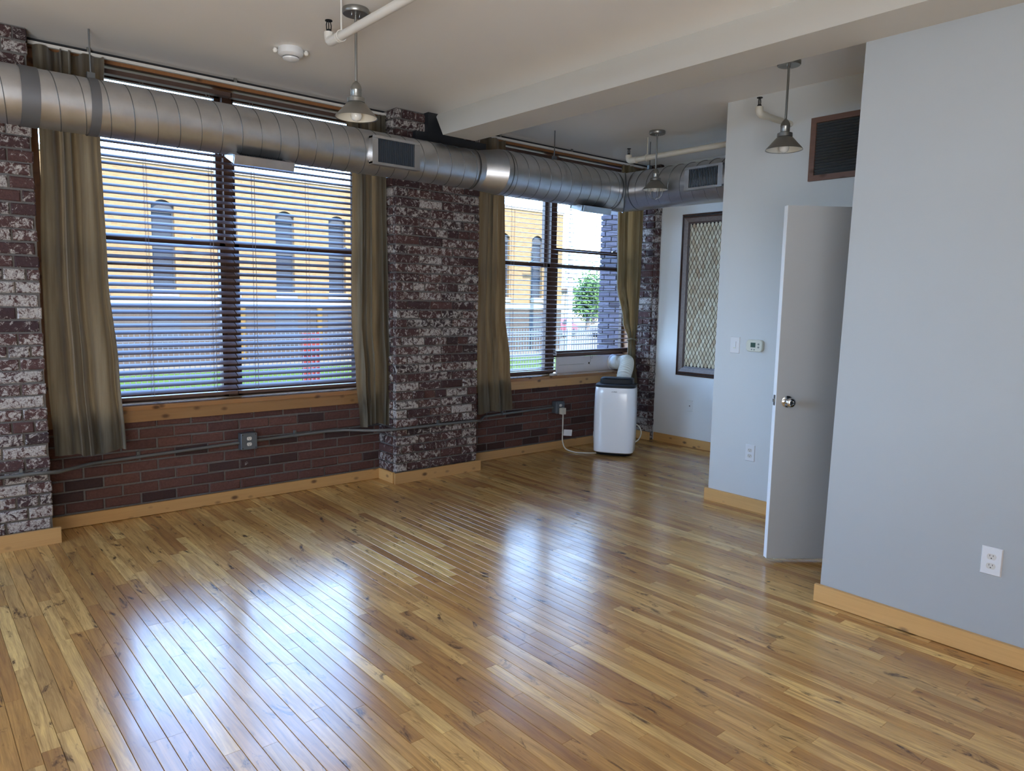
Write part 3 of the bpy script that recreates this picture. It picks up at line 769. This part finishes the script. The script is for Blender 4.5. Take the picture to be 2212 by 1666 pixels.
plate(t, .080, .122); duplex(t, 0, 0)
t = thing('wall_outlet', 'white duplex outlet on the grey wall left of the open door', 'outlet', (4.729, 2.839, .422), -PI / 2, 'white duplex outlets')
plate(t, .078, .122); duplex(t, 0, 0)
t = thing('cable_plate', 'blank white cable plate under the framed mosaic panel', 'wall plate', (6.339, 4.535, .432), -PI / 2)
plate(t, .075, .118, M_wallw); part('jack', MB().lathe([(0, -.012), (.005, -.012), (.005, 0)], (0, 0, 0), 10, Matrix.Rotation(-PI / 2, 3, 'X')), M_slot, t, local=True)
t = thing('light_switch', 'white rocker dimmer switch on the grey wall beside the thermostat', 'switch', (4.729, 3.012, 1.203), -PI / 2)
plate(t, .080, .122); part('rocker', MB().box((-.011, -.011, -.012), (.011, -.005, .026)), M_white, t, local=True)
part('slider', MB().box((-.010, -.009, -.024), (.010, -.005, -.016)), M_cream, t, local=True)
t = thing('thermostat', 'cream thermostat with small green display on the grey wall', 'thermostat', (4.729, 2.842, 1.208), -PI / 2)
def rrect(w, h, r, n=6, bulge=0):
    out = []
    for cx, cz, a0 in ((w/2-r, h/2-r, 0), (-w/2+r, h/2-r, 90), (-w/2+r, -h/2+r, 180), (w/2-r, -h/2+r, 270)):
        for k in range(n + 1):
            a = math.radians(a0 + 90 * k / n); out.append((cx + r * math.cos(a), cz + r * math.sin(a)))
    return out
def rplate(w, h, r, y0, y1, c=(0, 0), inset=.004):
    a = rrect(w, h, r); b = rrect(w - 2 * inset, h - 2 * inset, max(r - inset, .002)); n = len(a)
    vs = [(p[0] + c[0], y0, p[1] + c[1]) for p in a] + [(p[0] + c[0], y1 + inset, p[1] + c[1]) for p in a] + [(p[0] + c[0], y1, p[1] + c[1]) for p in b]
    fs = [(i, (i + 1) % n, n + (i + 1) % n, n + i) for i in range(n)] + [(n + i, n + (i + 1) % n, 2 * n + (i + 1) % n, 2 * n + i) for i in range(n)] + [tuple(range(2 * n, 3 * n))[::-1], tuple(range(n))]
    return MB().add(vs, fs)
part('case', rplate(.128, .086, .026, 0, -.028), M_cream, t, local=True)
part('display', MB().box((-.026, -.0295, -.012), (.012, -.027, .022)), M_lcd, t, local=True)
for bx, bz, r_ in ((.036, .012, .007), (.036, -.010, .007), (-.016, -.027, .005), (.004, -.028, .005)):
    part('button', MB().lathe([(0, .0305), (r_, .030), (r_, .027)], (bx, 0, bz), 14, Matrix.Rotation(PI / 2, 3, 'X')), M_btn, t, local=True)

# metal boxes and conduit along the bricks
def metal_box(loc, label):
    t = thing('outlet_box', label, 'outlet box', loc, group='grey metal outlet boxes on the brick')
    part('box', MB().box((-.056, -.0, -.058), (.056, .06, .058)), M_box, t, local=True)
    part('cover', rplate(.118, .122, .010, 0, -.006, inset=.003), M_box, t, local=True)
    for sx in (-1, 1):
        for sz in (-1, 1): part('screw', MB().lathe([(0, .0085), (.004, .008), (.0045, .005)], (sx * .047, 0, sz * .049), 10, Matrix.Rotation(PI / 2, 3, 'X')), M_slot, t, local=True)
    duplex(t, 0, 0); return t
b1 = metal_box((1.928, 5.19, .445), 'grey metal outlet box on the brick below the wide left window')
b2 = metal_box((5.075, 5.19, .438), 'grey metal outlet box with a plug, left of the air conditioner')
t = thing('conduit', 'thin painted metal conduit running along the bricks above the baseboard', 'conduit', (0, 0, 0))
zc = .435
part('pipe', MB().tube([(-.1, 4.975, .437), (.60, 4.975, .437), (.70, 4.985, .428), (.82, 5.12, .415), (.93, 5.215, .408), (1.05, 5.23, .409), (1.87, 5.23, .433)], .0115, 10), M_emt, t)
part('pipe', MB().tube([(1.985, 5.23, .437), (2.55, 5.23, .447), (2.70, 5.20, .447), (2.86, 5.05, .449), (3.0, 4.978, .45), (3.1, 4.975, .451), (3.80, 4.975, .446), (3.90, 4.985, .44), (4.02, 5.12, .428), (4.13, 5.225, .424), (4.25, 5.232, .425), (5.017, 5.232, .437)], .0115, 10), M_emt, t)
for p in ((.52, 4.976, .437), (1.2, 5.231, .413), (2.3, 5.231, .443), (3.45, 4.976, .449), (4.36, 5.232, .426)):
    part('pipe_strap', MB().tube([(p[0] - .012, p[1], p[2]), (p[0] + .012, p[1], p[2])], .0145, 10).box((p[0] - .008, p[1], p[2] + .008), (p[0] + .008, p[1] + .022, p[2] + .036)), M_emt, t)

# ------------------------------------------------------------------ portable air conditioner
AN = math.radians(-55.2); AC0 = (5.405, 4.742)
ac = thing('air_conditioner', 'white portable air conditioner with black top standing in the corner', 'air conditioner', (AC0[0], AC0[1], 0), AN)
def superloop(w, d, n=48, e=5.2, bulge=.009):
    out = []
    for k in range(n):
        a = 2 * PI * k / n; c, s_ = math.cos(a), math.sin(a)
        x = w / 2 * math.copysign(abs(c) ** (2 / e), c); y = d / 2 * math.copysign(abs(s_) ** (2 / e), s_)
        if y < 0: y -= bulge * (1 - (2 * x / w) ** 2)
        out.append((x, y))
    return out
def loft(rings, n, cap0=True, cap1=True, smooth=True):
    m = MB(); vs = []; fs = []
    for ring, z in rings: vs += [(p[0], p[1], z if not callable(z) else z(p)) for p in ring]
    for i in range(len(rings) - 1):
        for k in range(n): a = i * n + k; b = i * n + (k + 1) % n; fs.append((a, b, b + n, a + n))
    m.add(vs, fs, smooth); o = len(m.v) - len(vs)
    if cap0: m.f.append(tuple(range(n))[::-1]); m.sm.append(False); m.r.append(0.0)
    if cap1: m.f.append(tuple(range((len(rings) - 1) * n, len(rings) * n))); m.sm.append(False); m.r.append(0.0)
    return m
part('casing', loft([(superloop(.375, .30), .035), (superloop(.392, .325), .045), (superloop(.405, .335), .20), (superloop(.405, .335), .45), (superloop(.398, .33), .62), (superloop(.388, .322), .676), (superloop(.380, .315), .682)], 48), M_ac, ac, local=True)
part('top_deck', loft([(superloop(.388, .322), .678), (superloop(.392, .324), .688), (superloop(.388, .318), .702), (superloop(.36, .29), .706)], 48), M_black, ac, local=True)
rh_ = part('rear_housing', loft([(superloop(.33, .19, bulge=0), .700), (superloop(.325, .185, bulge=0), .748), (superloop(.30, .16, bulge=0), .758)], 48), M_black, ac, local=True)
rh_.location.y = .05
part('base', loft([(superloop(.34, .27), .012), (superloop(.36, .29), .038)], 48), M_black, ac, local=True)
for sx in (-1, 1):
    for sy in (-1, 1): part('caster', MB().tube([(sx * .12 - .01, sy * .09, .014), (sx * .12 + .01, sy * .09, .014)], .013, 12), M_black, ac, local=True)
cu = bpy.data.curves.new('logo', 'FONT'); cu.body = 'CUMEA'; cu.size = .016; cu.align_x = 'CENTER'; cu.shear = .3; cu.extrude = .0002
lo = bpy.data.objects.new('logo_tmp', cu); C.objects.link(lo)
dg = bpy.context.evaluated_depsgraph_get(); lm = bpy.data.meshes.new_from_object(lo.evaluated_get(dg)); bpy.data.objects.remove(lo)
lm.materials.clear(); lm.materials.append(M_black)
lg = link('logo', lm, None, ac); lg.location = (0, -.1775, .635); lg.rotation_euler = (PI / 2, 0, 0)
part('display_mark', MB().box((-.004, -.1795, .602), (.006, -.178, .605)).box((.0035, -.1795, .590), (.006, -.178, .605)), M_tag, ac, local=True)
# exhaust hose in ribs
P0, P1, P2, P3 = Vector((6.065, 5.335, .845)), Vector((6.02, 5.13, .935)), Vector((5.845, 5.02, 1.0)), Vector((5.62, 4.90, .70))
path = [P0]; 
ctrl = [Vector((6.06, 5.385, .842)), Vector((6.015, 5.24, .845)), Vector((5.955, 5.12, .868)), Vector((5.87, 5.02, .875)), Vector((5.79, 4.955, .83)), Vector((5.715, 4.915, .76)), Vector((5.665, 4.89, .66))]
def catmull(ps, n):
    out = []; ps = [ps[0] * 2 - ps[1]] + ps + [ps[-1] * 2 - ps[-2]]
    for i in range(1, len(ps) - 2):
        for k in range(n):
            t = k / n; a, b, c_, d = ps[i-1:i+3]
            out.append(.5 * ((2*b) + (c_-a)*t + (2*a-5*b+4*c_-d)*t*t + (3*b-a-3*c_+d)*t*t*t))
    out.append(ps[-2]); return out
hp = catmull(ctrl, 26); hr = [.070 + .006 * math.sin(i * 2 * PI / 6.0) for i in range(len(hp))]
hs = MB(); hs.tube(hp, 0, 28, True, hr); ho = part('exhaust_hose', hs, M_hose, ac)
inv = Matrix.Rotation(-AN, 4, 'Z')
for v in ho.data.vertices: v.co = inv @ v.co
# foam panel
t = thing('foam_panel', 'white foam window filler panel with a hole under the raised right sash', 'panel', (5.66, 5.43, .757))
part('board', MB().box((5.215, 5.395, .757), (5.62, 5.418, .922)), M_foam, t)
part('board', MB().box((5.622, 5.397, .757), (6.255, 5.418, .920)), M_foam, t)
part('hole', MB().lathe([(0, 0), (.010, 0), (.010, .002)], (5.69, 5.3965, .845), 16, Matrix.Rotation(PI / 2, 3, 'X')), M_slot, t)
part('pencil_line', MB().box((5.24, 5.3945, .838), (5.615, 5.395, .841)), M_btn, t)
part('hose_ring', MB().lathe([(.072, 0), (.085, .004), (.085, .018), (.078, .024), (.07, .024)], (6.06, 5.397, .842), 32, Matrix.Rotation(PI / 2, 3, 'X')), M_white, t)
# remote on the sill
t = thing('remote_control', 'small white remote lying on the right window sill', 'remote', (5.06, 5.285, .757), .35)
part('body', loft([(superloop(.135, .045, 24, 3, 0), 0), (superloop(.14, .05, 24, 3, 0), .008), (superloop(.125, .04, 24, 3, 0), .017)], 24), M_white, t, local=True)
# cable, plug and tag
t = thing('power_cord', 'cream power cord with a paper tag looping from outlet to air conditioner', 'cord', (5.11, 5.15, 0))
part('plug', MB().box((5.055, 5.135, .372), (5.105, 5.18, .435)), M_cable, t)
cc = catmull([Vector(p) for p in ((5.08, 5.15, .38), (5.07, 5.14, .30), (5.06, 5.13, .20), (5.055, 5.12, .10), (5.06, 5.08, .035), (5.10, 5.0, .010), (5.15, 4.93, .0075), (5.22, 4.87, .0075), (5.265, 4.845, .012), (5.265, 4.86, .06), (5.262, 4.885, .14), (5.295, 4.925, .20), (5.365, 4.967, .23))], 8)
part('cable', MB().tube(cc, .0065, 10), M_cable, t)
part('cable', MB().tube(catmull([Vector(p) for p in ((5.60, 4.70, .30), (5.655, 4.655, .27), (5.68, 4.635, .20), (5.66, 4.65, .13), (5.60, 4.68, .09))], 8), .0065, 10), M_cable, t)
part('paper_tag', MB().obox(Matrix.Translation((5.115, 5.115, .185)) @ Matrix.Rotation(.1, 4, 'Y') @ Matrix.Rotation(-.3, 4, 'Z'), (-.045, -.0006, -.030), (.05, .0006, .032)), M_tag, t)

# ------------------------------------------------------------------ framed mosaic panel on the far wall
t = thing('mosaic_panel', 'dark framed mosaic panel of pale diamond tiles on the far white wall', 'wall panel', (6.33, 4.25, 1.58), -PI / 2)
PW2, PH2 = .94, 1.665       # local x to the right = -y world
def moulding(t, W, H, o0, o1, d0, d1, m):
    a = [(-W/2+o0, -H/2+o0), (W/2-o0, -H/2+o0), (W/2-o0, H/2-o0), (-W/2+o0, H/2-o0)]
    b = [(-W/2+o1, -H/2+o1), (W/2-o1, -H/2+o1), (W/2-o1, H/2-o1), (-W/2+o1, H/2-o1)]
    for i in range(4):
        j = (i + 1) % 4
        vs = [(a[i][0], 0, a[i][1]), (a[j][0], 0, a[j][1]), (b[j][0], 0, b[j][1]), (b[i][0], 0, b[i][1]),
              (a[i][0], -d0, a[i][1]), (a[j][0], -d0, a[j][1]), (b[j][0], -d1, b[j][1]), (b[i][0], -d1, b[i][1])]
        part('moulding', MB().add(vs, [(3, 2, 1, 0), (4, 5, 6, 7), (0, 1, 5, 4), (1, 2, 6, 5), (2, 3, 7, 6), (3, 0, 4, 7)]), m, t, local=True)
moulding(t, PW2, PH2, 0, .014, .018, .024, M_picframe)
moulding(t, PW2, PH2, .014, .026, .012, .014, M_slot)
moulding(t, PW2, PH2, .026, .042, .026, .034, M_picframe)
moulding(t, PW2, PH2, .042, .082, .034, .022, M_picframe_l)
moulding(t, PW2, PH2, .082, .098, .012, .008, M_picframe)
part('grout_bed', MB().box((-PW2/2 + .08, -.002, -PH2/2 + .08), (PW2/2 - .08, 0, PH2/2 - .08)), M_grout, t, local=True)
tm = MB().add([(0, -.004, -  .0355), (.0175, -.004, 0), (0, -.004,   .0355), (-.0175, -.004, 0), (0, 0, -.037), (.0185, 0, 0), (0, 0, .037), (-.0185, 0, 0)], [(3, 2, 1, 0), (4, 5, 1, 0), (5, 6, 2, 1), (6, 7, 3, 2), (7, 4, 0, 3)]).mesh('tile')
tm.materials.append(M_tile); rest_t = MB(); cnt = 0
iw, ih = PW2/2 - .076, PH2/2 - .076; nx, nz = int(2*iw/.0425), int(2*ih/.083)
sx_, sz_ = 2*iw/nx, 2*ih/nz
for i in range(nx * 2 - 1):
    for j in range(nz * 2 - 1):
        if (i + j) % 2: continue
        lx, lz = -iw + sx_ / 2 * (i + 1), -ih + sz_ / 2 * (j + 1)
        if cnt < 300 and lx < .02:
            inst('tile', tm, t, (lx, -.002, lz)); cnt += 1
        else: rest_t.add([(lx, -.006, lz-  .0355), (lx+.0195, -.006, lz), (lx, -.006, lz+  .0355), (lx-.0195, -.006, lz)], [(3, 2, 1, 0)], False, R.random() * .98 + .01)
rt = part('tile_field', rest_t, M_tile, t, local=True, kind='stuff')

# vent grille on the grey wall
t = thing('wall_grille', 'square black louvred grille in a wooden frame high on the grey wall', 'vent', (4.729, 2.27, 2.526), -PI / 2)
for a, b in (((-.25, -.022, .168), (.25, 0, .203)), ((-.25, -.022, -.203), (.25, 0, -.168))): part('frame_rail', MB().box(a, b), M_ventwood, t, local=True)
for a, b in (((-.25, -.022, -.168), (-.213, 0, .168)), ((.213, -.022, -.168), (.25, 0, .168))): part('frame_stile', MB().box(a, b), M_ventwood, t, local=True)
part('backing', MB().box((-.214, -.003, -.17), (.214, -.001, .17)), M_dark, t, local=True)
lv = MB().obox(Matrix.Rotation(-.7, 4, 'X'), (-.213, -.009, -.001), (.213, .009, .001)).mesh('louver'); lv.materials.append(M_box)
for k in range(18): inst('louver', lv, t, (0, -.011, -.158 + k * .0186))

# ------------------------------------------------------------------ door
hx, hy, ang = 4.49, 1.672, math.atan2(2.18 - 1.672, 3.84 - 4.49)
DL = math.hypot(2.18 - 1.672, 3.84 - 4.49)
d = bpy.data.objects.new('door_1', None); C.objects.link(d); d['kind'] = 'structure'; d.location = (hx, hy, 0); d.rotation_euler = (0, 0, ang)
DT = .042
part('door_leaf', MB().box((0, 0, .028), (DL - .002, DT, 2.05)), M_door, d, local=True)
part('door_edge', MB().box((DL - .002, 0, .028), (DL, DT, 2.05)), M_door_lit, d, local=True)
part('door_bottom_strip', MB().box((.02, -.004, .012), (DL - .06, .004, .034)), M_wallw, d, local=True)  # thin pale strip along the bottom of the leaf
part('latch_plate', MB().box((DL, .009, .93), (DL + .001, .033, .99)).box((DL + .001, .014, .95), (DL + .008, .026, .968)), M_nickel, d, local=True)
for sgn, yy in ((1, DT), (-1, 0)):
    rm = Matrix.Rotation(-PI / 2 * sgn, 3, 'X')
    k = part('knob', MB().lathe([(.010, .0), (.012, .028), (.020, .036), (.027, .046), (.0275, .056), (.022, .064), (.012, .067), (.010, .064), (0, .064)], (DL - .065, yy, .955), 32, rm), M_chrome, d, local=True)
    part('rose', MB().lathe([(0, .0), (.033, .0), (.033, .004), (.026, .008), (.014, .010), (.011, .014)], (DL - .065, yy, .955), 32, rm), M_chrome, d, local=True)

# ------------------------------------------------------------------ outdoors
GZ = -1.2
struct('ground', MB().box((-60, 5.9, GZ - .3), (120, 120, GZ)).box((-60, -20, GZ - .3), (XL - .2, 5.9, GZ)), M_concrete)
struct('ground_strip', MB().box((-40, 20.5, GZ - .01), (45, 27, GZ + .02)), M_grass)
struct('wall_exterior', MB().box((XL - .2, 5.56, -1.5), (XL, 5.95, 6)).box((XL, 5.56, -1.5), (XR + .2, 5.95, .66)).box((XL, 5.56, 3.0), (XR + .2, 5.95, 6)).box((XL, 5.62, .66), (-2.57, 5.8, 3)).box((-.1, 5.62, .66), (.68, 5.8, 3)).box((3.08, 5.62, .66), (3.88, 5.8, 3)).box((6.5, 5.49, -1.5), (7.5, 5.6, 6)).box((XL - .2, -4.3, 3.2), (10, 5.6, 5.8)), M_found)
wg = struct('wall_wing', MB().box((7.515, 5.6, -1.5), (10, 6.95, 6)), M_mortar)
courses(wg, M_brick_grey, 5.98, 6.965, .62, 2.75, place_side(wg, 7.5, -1), header_every=0)

bd = thing('brick_building', 'sunlit yellow brick building with arched windows across the yard', 'building', (15, 30, GZ))
wins = [5.67 + 2.4 * k for k in range(-4, 10)]; xs0, xs1 = wins[0] - 1.2, 29.2
ZS, ZA, ZT, ZR = 1.66, 4.80, 5.03, 6.3
fm = MB()
edges = [xs0] + [(wins[i] + wins[i+1]) / 2 for i in range(len(wins)-1)] + [xs1]
hw = .41
for i, wx in enumerate(wins):
    a, b = edges[i], edges[i+1]
    fm.box((a, 30, 1.32), (b, 30.4, ZS)); fm.box((a, 30, ZS), (wx - hw, 30.4, ZR)); fm.box((wx + hw, 30, ZS), (b, 30.4, ZR))
    K = 8
    for k in range(K):
        u0, u1 = -1 + 2 * k / K, -1 + 2 * (k + 1) / K
        z0, z1 = ZA + (ZT - ZA) * (1 - u0 * u0), ZA + (ZT - ZA) * (1 - u1 * u1)
        fm.add([(wx + hw*u0, 30, z0), (wx + hw*u1, 30, z1), (wx + hw*u1, 30, ZR), (wx + hw*u0, 30, ZR), (wx + hw*u0, 30.4, z0), (wx + hw*u1, 30.4, z1)], [(0, 1, 2, 3), (0, 4, 5, 1)])
part('wall', fm, M_fac, bd)
part('side_wall', MB().box((29.0, 30.4, GZ), (29.2, 45, ZR)).box((xs0, 44.8, GZ), (29.2, 45, ZR)), M_fac, bd)
part('parapet', MB().box((xs0, 29.95, ZR), (29.25, 30.45, ZR + .18)), M_stone, bd)
part('belt_course', MB().box((xs0, 29.93, 1.0), (29.25, 30.4, 1.32)), M_stone, bd)
part('foundation', MB().box((xs0, 29.98, GZ), (29.2, 30.4, 1.0)), M_found, bd)
for wx in wins:
    w = part('window', MB().box((wx-hw, 30.16, ZS), (wx-hw+.06, 30.22, ZT-.1)).box((wx+hw-.06, 30.16, ZS), (wx+hw, 30.22, ZT-.1)).box((wx-hw, 30.15, 3.2), (wx+hw, 30.22, 3.28)).box((wx-hw, 30.14, ZA-.25), (wx+hw, 30.22, ZT)), M_fwin, bd)
    part('pane', MB().box((wx-hw, 30.2, ZS), (wx+hw, 30.21, ZT)), M_fpane, w)
    part('sill', MB().box((wx-hw-.06, 29.9, ZS-.26), (wx+hw+.06, 30.15, ZS)), M_stone, bd)
    part('basement_window', MB().box((wx-.5, 29.96, -.6), (wx+.5, 29.99, .72)), M_fwin, bd)
for i, x in enumerate((10.9, 14.25)):
    t = thing('drain_pipe', ['yellowish vertical pipe on the building foundation behind the window mullion', 'yellowish vertical pipe on the building foundation behind the right half of the wide window'][i], 'pipe', (x, 29.7, GZ)); part('pipe', MB().tube([(x, 29.7, GZ), (x, 29.7, 1.0)], .13, 10), M_yel, t)
t = thing('red_panel', 'red upright panel standing behind the yard fence', 'panel', (7.6, 16.5, GZ))
part('sheet', MB().box((7.45, 16.45, GZ + .25), (7.88, 16.5, .62)), M_redp, t)
part('post', MB().tube([(7.47, 16.48, GZ), (7.47, 16.48, .64)], .02, 8), M_redp, t); part('post', MB().tube([(7.86, 16.48, GZ), (7.86, 16.48, .64)], .02, 8), M_redp, t)
# fence with countable pickets: the ones in view as parts
fe = thing('picket_fence', 'low metal picket fence across the yard outside the windows', 'fence', (9, 16, GZ))
for z in (-1.0, -.15, .52): part('rail', MB().box((-6, 15.985, z), (24, 16.015, z + .035)), M_fence, fe)
pk = MB().box((-.008, -.008, 0), (.008, .008, 1.85)).mesh('picket'); pk.materials.append(M_fence)
far_p = MB(); k = 0; x = 1.9
while x < 24:
    if k < 300 and (2.2 < x < 10.2 or 13.2 < x < 18.6): inst('picket', pk, fe, (x - 9, 0, .02)); k += 1
    else: far_p.box((x - .008, 15.992, GZ + .02), (x + .008, 16.008, .67))
    x += .105 if k < 300 else .11
x = -6
while x < 1.9: far_p.box((x - .008, 15.992, GZ + .02), (x + .008, 16.008, .67)); x += .105
part('picket_field', far_p, M_fence, fe, kind='stuff')

def tree(x, y, h, r, label, seed):
    q = random.Random(seed); t = thing('tree', label, 'tree', (x, y, GZ), group='trees beyond the yard')
    part('trunk', MB().tube([(0, 0, 0), (.1, 0, h * .4), (-.05, .1, h * .75)], 0, 8, True, [.22, .16, .08]), M_bark, t, local=True)
    m = MB()
    for i in range(2600):
        a, b, c_ = q.gauss(0, .42), q.gauss(0, .42), q.gauss(0, .36); p = Vector((a * r, b * r, h * .66 + c_ * h * .55))
        if p.z < h * .2: continue
        u = Vector((q.uniform(-1, 1), q.uniform(-1, 1), q.uniform(-1, 1))).normalized(); v = u.orthogonal().normalized(); s_ = q.uniform(.10, .2)
        m.add([p - u * s_, p + v * s_ * .6, p + u * s_, p - v * s_ * .6], [(0, 1, 2, 3)])
    part('foliage', m, M_leaf, t, local=True, kind='stuff')
tree(46.9, 44.8, 4.6, 1.5, 'green leafy tree beyond the end of the brick building', 1)
tree(55.2, 52.0, 5.0, 1.6, 'bushy green tree behind the parked cars, near the grey wing wall', 2)
tree(66.0, 50, 7, 4.0, 'distant green tree at the far side of the car park', 5)
t = thing('utility_pole', 'tall pale utility pole seen through the right window', 'pole', (24.9, 25, GZ))
part('post', MB().tube([(24.9, 25, GZ), (24.9, 25, 9)], .13, 12), M_pole, t); part('arm', MB().box((24.2, 24.95, 7.6), (25.6, 25.05, 7.75)), M_pole, t)
def car(loc, rz, paint, label):
    t = thing('parked_car', label, 'car', loc, rz, 'cars parked beyond the fence')
    pf = [(-2.1, .3), (-2.15, .75), (-1.95, .92), (-1.2, .98), (-.7, 1.40), (.75, 1.42), (1.35, .98), (2.05, .88), (2.15, .6), (2.1, .3)]
    part('body', MB().prism(pf, 1, -.82, .82), paint, t, local=True)
    part('side_windows', MB().prism([(-1.05, .98), (-.65, 1.33), (.68, 1.34), (1.12, .98)], 1, -.83, .83), M_fpane, t, local=True)
    for sx in (-1.35, 1.35):
        for sy in (-1, 1): part('wheel', MB().tube([(sx, sy * .66, .31), (sx, sy * .84, .31)], .32, 20), M_rubber, t, local=True)
    return t
car((38.6, 40, GZ), .4, M_carred, 'bright red car parked beyond the fence')
car((43.2, 38.5, GZ), .2, M_carwhite, 'pale car parked to the right of the red car')
t = thing('far_building', 'low pale building far beyond the parked cars', 'building', (58, 58, GZ))
part('wall', MB().box((50, 58, GZ), (72, 66, 2.6)), M_stone, t); part('roof', MB().box((49.6, 57.7, 2.6), (72.4, 66.3, 2.9)), M_found, t)
